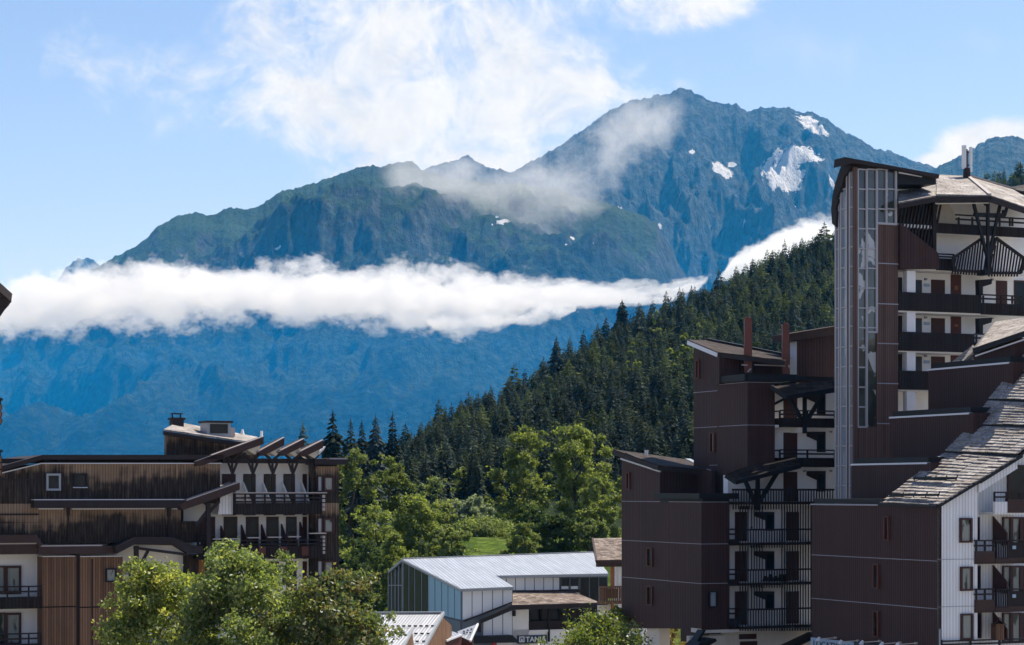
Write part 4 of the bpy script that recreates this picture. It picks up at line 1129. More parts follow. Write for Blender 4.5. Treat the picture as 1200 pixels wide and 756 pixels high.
# top gallery
def f(mb):
    GF.box(mb, 1096, 264.5, 1215, 276, -0.12, 0.02)
b = part('balcony', 'dark_boards', TW, f)
part('railing', 'rail_wood', b, lambda mb: railing(GF, 1120, 1215, 254.5, [259.5], 265, 0.0, mb, [1124, 1140, 1157, 1172, 1184, 1187, 1204]))
part('slant_panel', 'cream_render', TW, lambda mb: G1.prism(mb, [(1098, 234), (1107, 232), (1125, 262), (1098, 262)], 0.0, 0.05))  # cream panel with a slanted right edge on the white wall
def f(mb):
    G2 = off(TF, 0.9)
    G2.bar(mb, 1139, 231, 1156.5, 300, 0, 0.17); G2.bar(mb, 1173, 236, 1158.5, 300, 0, 0.17); G2.box(mb, 1155.9, 232, 1158.5, 322, -0.05, 0.12)
    G2.bar(mb, 1142, 251, 1178, 252, -0.05, 0.2); G2.bar(mb, 1178, 253, 1182, 240, -0.1, 0.16); G2.bar(mb, 1157, 240, 1150, 232, -0.1, 0.16); G2.box(mb, 1176, 246, 1178.5, 254, -0.2, 0.0)
    G2.box(mb, 1153, 316, 1160, 322, -0.8, 0.1)
part('brace', 'black_trim', TW, f)
# the two fan-shaped lattices
G3 = off(TF, 0.55)
def fan(mb, pts, x0, x1, slant):
    """slats clipped by the outline of the fan"""
    def edge(x):
        ys = []
        for (a, b), (c, d) in zip(pts, pts[1:] + pts[:1]):
            if (a - x) * (c - x) <= 0 and abs(a - c) > 1e-6: ys.append(b + (d - b) * (x - a) / (c - a))
        return (min(ys), max(ys)) if len(ys) >= 2 else None
    x = x0
    while x < x1:
        e = edge(x); e2 = edge(x + slant)
        if e: G3.bar(mb, x + slant * 0.5, e[0] + 0.5, x - slant * 0.5, e[1] + 4, 0, 0.10, 0.08)
        x += 3.3
    for (a, b), (c, d) in zip(pts, pts[1:] + pts[:1]): G3.bar(mb, a, b, c, d, 0.03, 0.16, 0.16)
fl = [(1116, 303), (1151, 279), (1156, 300), (1156, 319), (1118, 317)]
fr = [(1160, 300), (1167, 279), (1200, 303), (1196, 320), (1160, 320)]
o = part('fan_lattice', 'rail_wood', TW, lambda mb: fan(mb, fl, 1118, 1156, 4.5))
o = part('fan_lattice', 'rail_wood', TW, lambda mb: fan(mb, fr, 1161, 1200, 4.5))
b = part('balcony', 'dark_boards', TW, lambda mb: (GF.box(mb, 1098, 303, 1118, 317, -0.1, 0.05), GF.box(mb, 1198, 303, 1206, 317, -0.1, 0.05)))
part('railing', 'rail_wood', b, lambda mb: railing(GF, 1098, 1118, 298, [301], 303, 0.0, mb))
# three galleries with their doors
for k, (yd, yp, yb) in enumerate(((324, 344, 365.5), (369, 390, 412), (414, 435, 457))):
    xr = (1150, 1142, 1120)[k]
    b = part('parapet', 'dark_boards', TW, lambda mb: GF.box(mb, 1053, yp, xr, yb, -0.14, 0.02))
    if k < 2:
        b2 = part('parapet', 'dark_boards', TW, lambda mb: GF.box(mb, xr + 0.4, yp + 12, 1206, yb + 4, -0.14, 0.0))
        part('railing', 'rail_wood', b2, lambda mb: railing(GF, xr + 0.4, 1206, yp + 2.5, [yp + 7], yp + 12, -0.02, mb, [xr + 3, 1174, 1187, 1197, 1212]))
    door(G1, 1046, yd + 1, 1057, yb, TW, 'black_trim'); door(G1, 1069, yd + 4, 1080, yb, TW, 'door_brown', 0, 'dark_glass')
    door(G1, 1091, yd + 4, 1107, yb, TW, 'door_brown'); door(G1, 1114, yd - 2, 1126, yb, TW, 'door_red', 0)
    if k == 0: door(G1, 1167, yd + 5, 1180, yb + 4, TW, 'door_brown'); door(G1, 1188, yd + 5, 1215, yb + 4, TW, 'door_brown', 0, 'dark_glass')
    part('notice', 'sign_pale', TW, lambda mb: G1.box(mb, 1082.5, yd + 8.5, 1089, yd + 12, 0, 0.05))
    part('wall_lamp', 'grey_metal', TW, lambda mb: (G1.box(mb, 1083, yd + 2, 1085.5, yd + 4.4, 0, 0.12), G1.box(mb, 1161, yd + 2.5, 1163.5, yd + 5, 0, 0.12)))
    part('door_plate', 'orange_wood', TW, lambda mb: G1.box(mb, 1118, yd + 11, 1122, yd + (16 if k == 0 else 14), 0.04, 0.07))
    def f(mb):
        X = off(TF, -0.5)
        X.prism(mb, [(1147, yd + 4), (1163, yd + 3), (1162, yd + 9), (1152, yd + 12), (1152, yd + 22), (1147.5, yd + 22)], -0.4, 0)
    if k < 2: part('bracket', 'black_trim', TW, f)
# mobile phone antennas on the ridge
ab = GF.p(1133, 207, -4.0)
AN = thing('antenna', ab, 'pair of tall white antenna panels on the ridge of the tower roof', 'antenna')
def f(mb):
    mb.tube(ab + Vector((0, 0, -0.6)), ab + Vector((0, 0, 0.55)), 0.30, 0.22); mb.tube(ab + Vector((0, 0, 0)), ab + Vector((0, 0, 1.8)), 0.06)
    mb.beam(ab + Vector((-.25, 0, .75)), ab + Vector((.35, 0, .75)), 0.1); mb.beam(ab + Vector((-.25, 0, 1.6)), ab + Vector((.35, 0, 1.6)), 0.07)
part('mast', 'dark_trim', AN, f)
for dx, z0, z1, w in ((-0.18, 0.5, 2.05, 0.32), (0.25, 0.30, 1.95, 0.22)):
    def f(mb):
        c = [ab + Vector((dx + w * 0.5 * math.cos(a), w * 0.4 * math.sin(a), 0)) for a in [math.pi * 2 * i / 10 for i in range(10)]]
        mb.hexa([q + Vector((0, 0, z0)) for q in c], [q + Vector((0, 0, z1)) for q in c])
    part('panel', 'antenna_white', AN, f)

# ------------------------------------------------------------------ near house: maroon side wall, white boarded front, long shingle roof
NL = Face(1098, 120, dirv=LEFT); NF = Face(1098, 120, dirv=FRONT)
NH = thing('apartment_building', (NF.o.x + 4, NF.o.y + 3, 0), 'near apartment house with maroon side wall, white boarded front and long shingle roof', 'building')
TOPZ = NL.w(1098, 592.2)
def f(mb):
    NL.boxuw(mb, -13.0, -4.0, 0, TOPZ, -4.0, 0); NL.boxuw(mb, -4.0, 0, 0, TOPZ, -0.3, 0)
part('side_wall', 'maroon_cladding', NH, f)
def f(mb):
    for y in (657.6, 713.6):
        z = NL.w(1098, y); NL.boxuw(mb, -13.0, 0.03, z - 0.018, z + 0.018, 0, 0.03)
    NL.boxuw(mb, -13.0, 0.02, TOPZ - 0.06, TOPZ + 0.02, 0, 0.08)
part('flashing', 'trim_line', NH, f)
part('coping', 'black_trim', NH, lambda mb: NL.boxuw(mb, -12.8, -5.4, TOPZ + 0.03, TOPZ + 0.32, -3.8, -0.05))
for x0, y0, x1, y1 in ((1037, 605, 1043, 633.5), (1024, 661, 1031, 690), (1024, 716, 1031, 746.5)):
    window(NL, x0, y0, x1, y1, NH, 'door_red', 'dark_glass', 0.02, 1.4)
# terraces stepping up behind the roof
def far(e, s): return NF.at(e, 0, 0) - Vector((LEFT[0], LEFT[1], 0)) * s
steps = ((2.75, 13.0, 540.5, 997), (5.6, 13.2, 485.5, 1043), (8.35, 13.2, 429.5, 1088))
for e, s, y, xl in steps:
    o = far(e, s); SF = Face.__new__(Face); SF.o = Vector((o.x, o.y)); SF.c, SF.s = LEFT
    zt = CZ + (HY - y) / F * o.y
    w_ = part('terrace_wall', 'maroon_cladding', NH, lambda mb: SF.boxuw(mb, 0, s - 4.6, 4, zt - 0.18, -4.0, 0))
    part('flashing', 'flashing', w_, lambda mb: SF.boxuw(mb, -0.03, s - 5.0, zt - 0.26, zt - 0.16, -0.2, 0.05))
    part('coping', 'black_trim', w_, lambda mb: SF.boxuw(mb, 0.2, s - 5.0, zt - 0.15, zt + 0.16, -3.8, -0.08))
# roof in overlapping tiers; far edge, near edge traced and set at their distances
def rp(px, py, e, s, dz=0): 
    y = far(e, s).y
    return P(px, py, y)
far_e = [(1031, 590, 0, 5.7), (1107, 531, 4.2, 5.7), (1137, 499, 5.9, 5.7), (1158, 470, 7.3, 5.7), (1183, 438, 8.8, 5.7), (1225, 385, 11, 5.7)]
near_e = [(1098.5, 592.5, 0, -0.35), (1191, 536.5, 4.9, -0.35), (1226, 503, 6.7, -0.35), (1248, 474, 8.0, -0.35), (1280, 440, 9.6, -0.35), (1330, 392, 12, -0.35)]
fp = [rp(*q) for q in far_e]; np_ = [rp(*q) for q in near_e]
def f(mb):
    for i in range(5):
        lift = Vector((0, 0, 0.14 if i else 0.0)); lo = Vector((0, 0, 0.0))
        a, b, c, d = fp[i] + lift * 0.6, np_[i] + lift, np_[i + 1], fp[i + 1]
        # each tier is laid in courses that overlap like the split stones of the real roof
        n = 17 if i == 0 else 9
        for k in range(n):
            t0, t1 = k / n, min(1.0, (k + 1.35) / n)
            m_ = 7
            for q in range(m_):
                s0, s1 = q / m_, (q + 1) / m_
                j = Vector((0, 0, random.uniform(0, 0.05)))
                jt = random.uniform(-0.007, 0.007)
                def pt(t, s): return a.lerp(b, s).lerp(d.lerp(c, s), min(1.02, max(-0.01, t + jt)))
                up0 = Vector((0, 0, 0.08)); up1 = Vector((0, 0, 0.02))
                mb.slab([pt(t0, s0 + 0.003) + up0 + j, pt(t0, s1) + up0 + j, pt(t1, s1) + up1 + j * 0.4, pt(t1, s0 + 0.003) + up1 + j * 0.4], 0.06)
r = part('shingle_roof', 'grey_shingles', NH, f)
def f(mb):
    for i in range(5): mb.slab([fp[i] - Vector((0, 0, .03)), np_[i] - Vector((0, 0, .03)), np_[i + 1] - Vector((0, 0, .03)), fp[i + 1] - Vector((0, 0, .03))], 0.14)
    for i in range(1, 5): mb.hexa([fp[i] + Vector((0, 0, .0)), np_[i], np_[i] + Vector((0, 0, .16)), fp[i] + Vector((0, 0, .10))], [q + Vector((.2, .09, 0)) for q in (fp[i] + Vector((0, 0, .0)), np_[i], np_[i] + Vector((0, 0, .16)), fp[i] + Vector((0, 0, .10)))])  # black strips stand in for the shadow at each tier step
    mb.beam(fp[0] + Vector((-.05, 0, -.06)), np_[0] + Vector((-.05, 0, -.06)), 0.16, 0.14)
part('roof_edge', 'black_trim', r, f)
def f(mb):
    for (x0, y0, e0, s0, x1, y1, e1, s1) in ((1043, 583, .5, 5.2, 1099, 583, .55, .2), (1071, 563.5, 1.7, 5.0, 1120, 563.5, 1.8, 1.2)):
        a = rp(x0, y0, e0, s0) + Vector((0, 0, .14)); b = rp(x1, y1, e1, s1) + Vector((0, 0, .14))
        mb.beam(a, b, 0.12, 0.14)
        for t in (0, .25, .5, .75, 1.0): q = a.lerp(b, t); mb.beam(q + Vector((0, 0, -.12)), q + Vector((0.1, 0, .15)), 0.06)
part('snow_guard', 'black_trim', r, f)
# front gable of white boards
def f(mb):
    NF.prism(mb, [(1098.3, 594.5), (1145.5, 566), (1145.5, 900), (1098.3, 900)], -4, 0)
    off(NF, -1.2).prism(mb, [(1140, 566), (1230, 505), (1230, 900), (1140, 900)], -4, 0)
    NF.prism(mb, [(1145.5, 566.5), (1189.5, 537.5), (1191, 549), (1146, 577.5)], -0.35, 0.12)
w_ = part('front_wall', 'white_boards', NH, f)
part('roof_verge', 'black_trim', NH, lambda mb: (NF.prism(mb, [(1098, 593), (1146, 564.5), (1146, 566.6), (1098, 595)], -0.4, 0.16), NF.prism(mb, [(1146, 564.5), (1195, 533), (1195, 536), (1146, 566.6)], -0.4, 0.3)))
part('seam', 'grey_metal', NH, lambda mb: [NF.boxuw(mb, 0.02, NF.u(1145), NF.w(1120, y) - 0.015, NF.w(1120, y) + 0.015, 0, 0.02) for y in (655.5, 710.8)])
part('downpipe', 'grey_metal', NH, lambda mb: mb.tube(NF.at(0.12, 0, 0.08), NF.at(0.12, NF.w(1100, 737), 0.08), 0.05))
RB = off(NF, -1.2)
for k, (y0, y1) in enumerate(((607, 636), (664, 692.5), (719, 750))):
    window(NF, 1124 + k * 0.6, y0, 1138.5 + k * 0.6, y1, NH, 'door_brown', 'curtain_glass', 0.02, 2.2)
    window(RB, 1139.5, y0 - 1, 1147 + k, y1 - 2, NH, 'door_brown', 'dark_glass', 0.02, 1.4)
    window(RB, 1174, y0 - 1, 1184, y1 + 3, NH, 'door_brown', 'curtain_glass', 0.02, 1.6, name='balcony_door')
    window(RB, 1184, y0 - 1, 1196, y1 + 3, NH, 'door_brown', 'curtain_glass', 0.02, 2.0, name='balcony_door')
    window(RB, 1196, y0 - 1, 1215, y1 + 3, NH, 'door_brown', 'dark_glass', 0.02, 2.0, name='balcony_door')
    a, wt = RB.uw(1163, y0 - 2); a2 = RB.u(1175); wb = RB.w(1165, y0 + 30)
    part('partition', 'door_brown', NH, lambda mb: mb.hexa([RB.at(a, wb, 0), RB.at(a, wt, 0), RB.at(a + .08, wt - .9, 1.2), RB.at(a + .08, wb, 1.2)], [RB.at(a + .08, wb, 0), RB.at(a + .08, wt, 0), RB.at(a + .16, wt - .9, 1.2), RB.at(a + .16, wb, 1.2)]))
BB = off(NF, 0.15)
for k, yr in enumerate((633.5, 690.5)):
    b = part('balcony', 'brown_trim', NH, lambda mb: (BB.box(mb, 1143.5, yr + 12.5, 1166, yr + 25, -0.12, 0), BB.boxuw(mb, BB.u(1143.5), BB.u(1206), BB.w(1160, yr + 27.5), BB.w(1160, yr + 24), -1.4, -0.12), BB.box(mb, 1166.4, yr + 20, 1206, yr + 25, -0.12, 0.02)))
    part('railing', 'rail_wood', b, lambda mb: (railing(BB, 1142, 1166, yr, [yr + 6], yr + 13, -0.02, mb, [1145, 1155, 1165]), railing(BB, 1166.5, 1206, yr, [], yr + 21, -0.02, mb, [1168, 1182, 1199, 1215]), pickets(BB, 1168, 1182, yr, yr + 22, 0.0, mb, 2.6, 0.6), BB.box(mb, 1182, yr + 2, 1206, yr + 22, -0.06, -0.02)))
    part('notice', 'sign_pale', b, lambda mb: BB.box(mb, 1186, yr + 6, 1190, yr + 10, 0.02, 0.05))
b = part('balcony', 'white_boards', NH, lambda mb: (BB.box(mb, 1165, 588, 1180, 601, -0.12, 0.05), BB.boxuw(mb, BB.u(1165), BB.u(1206), BB.w(1180, 603), BB.w(1180, 600), -1.4, 0.0)))
part('railing', 'rail_wood', b, lambda mb: railing(BB, 1165, 1206, 577, [582.5], 601, 0.0, mb, [1166, 1180, 1196, 1212]))
part('parapet', 'brown_trim', b, lambda mb: BB.box(mb, 1180.3, 585, 1206, 601, -0.12, 0.06))
window(RB, 1180, 545, 1215, 590, NH, 'door_brown', 'dark_glass', 0.02, 2.0, name='balcony_door')
b = part('balcony', 'rail_wood', NH, lambda mb: (railing(BB, 1104, 1206, 750, [754], 775, 0.0, mb), BB.box(mb, 1104, 762, 1206, 775, -0.1, 0)))
# upper roof at the right with gutter and a dark wall under it
KF = Face(1170, 133, dirv=LEFT)
k1, k2, k3, k4 = P(1120, 432, 138), P(1143, 409, 131), P(1222, 382, 127), P(1166, 377, 137)
k5 = P(1222, 368, 134)
r = part('upper_roof', 'grey_shingles', NH, lambda mb: (mb.slab([P(1121, 431, 137), k2, P(1212, 386, 127.5), P(1212, 371, 135), k4], 0.14), mb.slab([P(1107, 431, 136), P(1121, 431, 136), P(1143, 411, 135), P(1140, 404, 136.5)], 0.1)))
part('gutter', 'black_trim', r, lambda mb: mb.beam(k2 + Vector((-.1, -.1, -.12)), P(1212, 387.5, 127.4), 0.22, 0.30))
part('flashing', 'flashing', r, lambda mb: mb.beam(k2 + Vector((0, 0, -.42)), P(1212, 394, 127.5), 0.06, 0.08))
part('upper_wall', 'maroon_cladding', NH, lambda mb: mb.hexa([P(1141, 412, 131.3), P(1190, 396, 128.9), P(1190, 440, 128.9), P(1141, 440, 131.3)], [q + Vector((3, 1.3, 0)) for q in (P(1141, 412, 131.3), P(1190, 396, 128.9), P(1190, 440, 128.9), P(1141, 440, 131.3))]))
# shop sign and its lamps at the foot of the side wall
SG = off(NL, 0.10)
sb = SG.p(975, 760, 0)
SN = thing('shop_sign', sb, 'pale blue lettered board along the foot of the maroon side wall', 'sign')
zt0 = SG.w(950.5, 747)
part('board', 'sign_pale', SN, lambda mb: SG.boxuw(mb, SG.u(950), SG.u(1000.5), zt0 - 0.95, zt0, -0.09, 0.0))
text_mesh('lettering', 'LOCATION DE SKI', 'letter_dark', SN, SG, 953.5, 757.5, 7.2, 0.012, 44.5)
sb = SG.p(1040, 760, 0)
DN = thing('shop_sign', sb, 'dark navy board under the row of spot lamps, right of the pale one', 'sign')
part('board', 'sign_blue', DN, lambda mb: SG.boxuw(mb, SG.u(1001), SG.u(1090), zt0 - 0.95, zt0 + 0.02, -0.09, 0.02))
part('rim', 'black_trim', DN, lambda mb: SG.boxuw(mb, SG.u(1001), SG.u(1090), zt0 + 0.03, zt0 + 0.10, -0.09, 0.05))
for i, (x, y) in enumerate(((969, 748.5), (995, 752), (1020, 752.5), (1043.5, 754.2), (1062, 755))):
    o = SG.p(x, y, 0.0)
    T = thing('spot_lamp', o, ('small white spot lamp over the letters near the left end of the pale sign', 'small white spot lamp at the right end of the pale sign board', 'small white spot lamp over the dark board, third along the wall', 'small white spot lamp over the dark board, fourth along the wall', 'small white spot lamp low at the right end of the lamp row')[i], 'lamp', 'spot lamps over the shop signs')
    n = Vector((SG.s, -SG.c, 0)); t = Vector((SG.c, SG.s, 0))
    part('arm', 'rail_cap', T, lambda mb: (mb.beam(o + n * 0.5, o + t * 1.0 + Vector((0, 0, 0.12)), 0.05), mb.beam(o + t * 1.0 + Vector((0, 0, .12)) - n * 0.05, o + t * 1.0 + Vector((0, 0, .12)) + n * 0.1, 0.12)))
    part('lamp_head', 'antenna_white', T, lambda mb: (mb.tube(o + n * 0.5 + Vector((0, 0, 0.10)), o + n * 0.62 + Vector((0, 0, -0.14)), 0.07, 0.15, 10)))
# little wooden hut hanging on the lowest balcony
hb = BB.p(1172, 751, 0.05)
HT = thing('bird_house', hb, 'small wooden bird house with pitched roof on the lowest balcony rail', 'bird house')
def f(mb): BB.box(mb, 1167, 731, 1176, 750, -0.45, 0.05)
part('box', 'brown_boards', HT, f)
part('roof', 'dark_shingles', HT, lambda mb: (mb.slab([BB.p(1162.5, 734, .2), BB.p(1171, 723, .2), BB.p(1171, 723, -.6), BB.p(1162.5, 734, -.6)], 0.05), mb.slab([BB.p(1171.2, 723, .2), BB.p(1180, 733, .2), BB.p(1180, 733, -.6), BB.p(1171.2, 723, -.6)], 0.05)))
# ------------------------------------------------------------------ glazed hall with a standing seam roof
HF = Face(541, 175, dirv=FRONT); HG = Face(541, 175, dirv=LEFT)
HB = thing('hall', (HF.o.x + 4, HF.o.y + 5, 0), 'low hall with pale metal roof and blue-grey glass panels between the two apartment houses', 'building')
a0 = HF.p(541, 690, 0.35); a1 = HF.p(601.5, 687.5, 0.35)
rg = HG.dep(472); r0 = P(471.5, 655, rg - 0.4)
pn = (a1 - a0).cross(r0 - a0).normalized()
if pn.z < 0: pn = -pn
h = lambda x, y: hit(x, y, a0, pn)
r1 = r0 + (a1 - a0).normalized() * ((h(706, 652.5) - r0).length)
n0, n1 = h(581, 674.5), h(713, 672)
back = Vector((-LEFT[0], -LEFT[1], 0)) * 3.2 + Vector((0, 0, -1.05))
def f(mb):
    mb.slab([a0, a1, n0, r0], 0.14); mb.slab([n0, n1, r1, r0], 0.14)
    mb.slab([r0, r1, r1 + back, r0 + back], 0.14)
r = part('roof', 'seam_roof', HB, f)
def f(mb):
    d = Vector((0, 0, -0.13))
    mb.beam(a0 + d, a1 + d, 0.12, 0.2); mb.beam(n0 + d, n1 + d, 0.12, 0.2); mb.beam(a0 + d, r0 + d, 0.16, 0.2); mb.beam(r0 + d, r0 + back + d, 0.16, 0.2); mb.beam(r0 - d * 0.3, r1 - d * 0.3, 0.25, 0.06)
    mb.beam(a1 + d, n0 + d, 0.1, 0.2)
part('eave_trim', 'grey_metal', r, f)
def f(mb):
    HF.box(mb, 541.5, 691, 600.5, 780, -4.5, -0.05)
    q = h(580, 674.5).y
    U = Face.__new__(Face); c = n0 + Vector((-FRONT[1], FRONT[0], 0)) * 0.3; U.o = Vector((c.x - 1.0, c.y - .43)); U.c, U.s = FRONT
    globals()['HU'] = U
    U.box(mb, 560, 675.5, 712, 780, -5, 0)
    HF.box(mb, 598, 711, 620, 760, -1, -0.06); HF.box(mb, 600, 737, 680, 900, -0.9, -0.06); off(HF, -1.0).box(mb, 614, 711, 680, 740, -0.5, 0)
part('wall', 'white_render', HB, f)
# front glass panels; feet follow the little roof that climbs past them
def panels(fc, xs, top, bot, mat, name='glass_panel', v=0.0):
    for x0, x1 in zip(xs[:-1], xs[1:]):
        part(name, mat, HB, lambda mb: fc.prism(mb, [(x0 + 0.5, top(x0 + .5)), (x1 - 0.5, top(x1 - .5)), (x1 - 0.5, bot(x1 - .5)), (x0 + 0.5, bot(x0 + .5))], -0.05, v + 0.04))
ft = lambda x: 691.5; fb = lambda x: 727 - (x - 541) * 0.33
panels(HF, [541.5, 553, 565, 577, 589, 600.3], ft, fb, 'grey_panel')
panels(HF, [565, 577, 589, 600.3], lambda x: 731 - (x - 563) * 0.42, lambda x: 747, 'grey_panel')
part('panel_joints', 'slate_blue', HB, lambda mb: HF.box(mb, 541, 690, 600.6, 747, -0.05, 0.01))
HGo = off(HG, 0.0)
gt = lambda x: 657.5 + (x - 472) * (692.5 - 657.5) / 69.0
part('gable_wall', 'slate_blue', HB, lambda mb: HG.prism(mb, [(472.5, 658), (541, 692), (541, 790), (472.5, 790)], -3, -0.02))
panels(HG, [502.5, 510.2, 518, 525.5, 533.2, 540.6], lambda x: gt(x) + 1.5, lambda x: 717 + (x - 502) * 0.24, 'sky_tint_panel')
panels(HG, [472.5, 479, 486, 494, 502], lambda x: gt(x) + 1.0, lambda x: 750, 'dark_glass', 'gable_pane')
part('base_wall', 'slate_blue', HB, lambda mb: (HG.prism(mb, [(500, 718), (541, 728), (541, 790), (500, 790)], -1, 0.15), HF.prism(mb, [(541, 728), (566, 721), (564, 790), (541, 790)], -1, 0.15)))
RG = Face(471.5, HG.dep(472), dirv=(-0.36, 0.93))
RR = Face(455, HG.dep(472) + 4.2, dirv=(0.3973, -0.9177))
gb = P(472, 656, HG.dep(472)); ge = P(455.5, 672, HG.dep(472) + 3.6)
part('gable_pane', 'dark_glass', HB, lambda mb: mb.hexa([ge, gb + Vector((0, 0, -.15)), Vector((gb.x, gb.y, 0)), Vector((ge.x - .1, ge.y, 0))], [q + Vector((1.0, .4, 0)) for q in (ge, gb + Vector((0, 0, -.15)), Vector((gb.x, gb.y, 0)), Vector((ge.x - .1, ge.y, 0)))]))
def f(mb):
    for t in (0, .25, .5, .75, 1.0):
        q = ge.lerp(gb, t) + Vector((-.04, -.02, -.1)); mb.beam(q, Vector((q.x, q.y, 2)), 0.09)
    for z in (0.55,):
        q0, q1 = P(455, 686, ge.y - .05), P(472, 686, gb.y - .05); mb.beam(q0, q1, 0.06)
    for x in (472.5, 479.2, 486, 494, 502): mb.beam(HG.p(x, gt(x) + 1, 0.05), HG.p(x, 760, 0.05), 0.07)
    mb.beam(ge + Vector((0, 0, .05)), gb, 0.14)
part('glazing_bars', 'grey_metal', HB, f)
# upper strip of panels and windows
panels(HU, [568.5, 582, 593, 604, 615, 626, 637, 648, 655.5], lambda x: 677, lambda x: 691.5, 'grey_panel')
part('strip_frame', 'slate_blue', HB, lambda mb: HU.box(mb, 567, 675.8, 712, 692.4, -0.04, 0.012))
part('sill', 'dark_trim', HB, lambda mb: HU.box(mb, 598, 691.5, 680, 695, -0.1, 0.2))
for x0, x1 in ((656.5, 667), (667.5, 678)):
    w = window(HU, x0, 677, x1, 691, HB, 'slate_blue', 'dark_glass', 0.02, 0.7)
    part('blind', 'antenna_white', w, lambda mb: HU.box(mb, x0 + 1, 687, x1 - 1, 690.4, 0.03, 0.05))
part('corner_glazing', 'dark_glass', HB, lambda mb: HU.box(mb, 679, 677, 712, 780, -3.0, 0.05))
part('glazing_bars', 'slate_blue', HB, lambda mb: [HU.box(mb, x - .5, 676, x + .5, 770, 0.05, 0.1) for x in (679, 690, 701, 711)])
# shingle roof over the terrace
s0, s1, s2, s3 = HU.p(600.5, 693.5, 0.2), HU.p(671, 693, 0.2), HF.p(703, 706, 1.2), HF.p(600, 709, 1.2)
r = part('terrace_roof', 'brown_shingles', HB, lambda mb: mb.slab([s0, s1, s2, s3], 0.14))
def f(mb):
    d = Vector((0, 0, -0.22)); mb.beam(s3 + d, s2 + d, 0.12, 0.34)
    mb.beam(s3 + d, HF.p(562, 729, 0.5), 0.14, 0.30); mb.beam(HF.p(600, 706, 0.3), HF.p(544, 728, 0.3), 0.1, 0.12)
part('fascia', 'dark_trim', r, f)
BV = off(HF, -0.95)
for x0, x1 in ((620, 633), (633.5, 643), (643.5, 655), (655.5, 668), (669, 682)):
    window(BV, x0, 713, x1, 738, HB, 'black_trim', 'dark_glass', 0.02, 0.9, name='terrace_window')
def f(mb):
    TV = off(HF, -0.02)
    TV.box(mb, 620, 727.5, 668, 738, -0.1, 0); TV.box(mb, 642, 713, 644, 752, -0.1, 0.1)
    TV.bar(mb, 662, 714, 671, 722, 0.2, 0.16); TV.bar(mb, 684, 714, 676, 740, 0.2, 0.16)
b = part('terrace_rail', 'rail_wood', HB, f)
part('sill', 'antenna_white', HB, lambda mb: HF.box(mb, 620, 738, 662, 740, -0.1, 0.06))
part('bracket', 'dark_trim', HB, lambda mb: (HF.box(mb, 600.5, 715, 603, 722, 0, 0.25), HF.box(mb, 559, 731, 562, 741, 0, 0.3)))
LC = off(HF, 0.9)
part('door_canopy', 'black_trim', HB, lambda mb: LC.prism(mb, [(556, 746), (601, 744.5), (607, 751), (607, 753), (556, 754)], -1.0, 0))
part('red_lamp', 'red_paint', HB, lambda mb: LC.box(mb, 578, 753, 581, 758, -0.3, -0.1))
# sign with the name of the place
SF_ = off(HF, 0.06)
S = thing('sign', SF_.p(623, 754, 0), 'dark blue-grey board with white letters on the white wall of the hall', 'sign')
part('board', 'sign_blue', S, lambda mb: SF_.box(mb, 606.5, 744.5, 641, 754, -0.1, 0.0))
text_mesh('lettering', 'TANIA', 'letter_white', S, SF_, 616, 752.4, 6.2, 0.014, 24)
def f(mb):
    SF_.box(mb, 608.5, 746, 614.5, 747, 0.0, 0.02); SF_.box(mb, 608.5, 751.6, 614.5, 752.6, 0.0, 0.02)
    SF_.box(mb, 608.5, 747, 609.5, 751.6, 0.0, 0.02); SF_.box(mb, 613.5, 747, 614.5, 751.6, 0.0, 0.02); SF_.prism(mb, [(610, 751), (611.5, 748), (613, 751)], 0.0, 0.02)
part('emblem', 'letter_white', S, f)

# ------------------------------------------------------------------ small houses with ribbed metal roofs in front of the hall
AF = Face(520, 150, dirv=LEFT)
t0, t1 = P(425, 719, 153), P(519.5, 718.5, 151.5)
e0, e1 = P(350, 775, 146), P(488, 775, 144.5)
mh = thing('metal_roof_house', (t1.x - 4, 149, 0), 'small house with ribbed light metal roof dotted with snow stops', 'house')
r = part('roof', 'rib_roof', mh, lambda mb: mb.slab([t0, t1, e1, e0], 0.10))
part('roof_edge', 'grey_metal', r, lambda mb: (mb.beam(t1, e1, 0.2, 0.22), mb.beam(t0 + Vector((0, 0, .05)), t1 + Vector((0, 0, .05)), 0.25, 0.12)))
def f(mb):
    nn = (t1 - t0).cross(e1 - t0).normalized()
    for k, t in enumerate((.30, .46, .62)):
        for i in range(16):
            q = t0.lerp(e0, t).lerp(t1.lerp(e1, t), (i + .5) / 16)
            mb.beam(q + Vector((-.11, 0, .08)), q + Vector((.11, 0, .08)), 0.08, 0.1)
part('snow_guard', 'black_trim', r, f)
part('gable', 'brown_boards', mh, lambda mb: mb.hexa([t1 + Vector((-.1, 0, -.25)), e1 + Vector((-.1, 0, -.25)), Vector((e1.x, e1.y, 0)), Vector((t1.x + .3, t1.y, 0))], [q + Vector((-1.2, 1.2, 0)) for q in (t1 + Vector((-.1, 0, -.25)), e1 + Vector((-.1, 0, -.25)), Vector((e1.x, e1.y, 0)), Vector((t1.x + .3, t1.y, 0)))]))
part('rear_wall', 'brown_boards', mh, lambda mb: mb.hexa([t1 + Vector((-.1, 0, -.25)), Vector((t1.x, t1.y, 0)), Vector((t1.x + .6, t1.y + 2.5, 0)), t1 + Vector((.5, 2.5, -1.0))], [q + Vector((-3, 1.0, 0)) for q in (t1 + Vector((-.1, 0, -.25)), Vector((t1.x, t1.y, 0)), Vector((t1.x + .6, t1.y + 2.5, 0)), t1 + Vector((.5, 2.5, -1.0)))]))
d0, d1, d2, d3 = P(449, 740, 146.5), P(483, 739.5, 146), P(468, 768, 142.5), P(425, 768, 143)
r = part('dormer_roof', 'rib_roof', mh, lambda mb: mb.slab([d0, d1, d2, d3], 0.08))
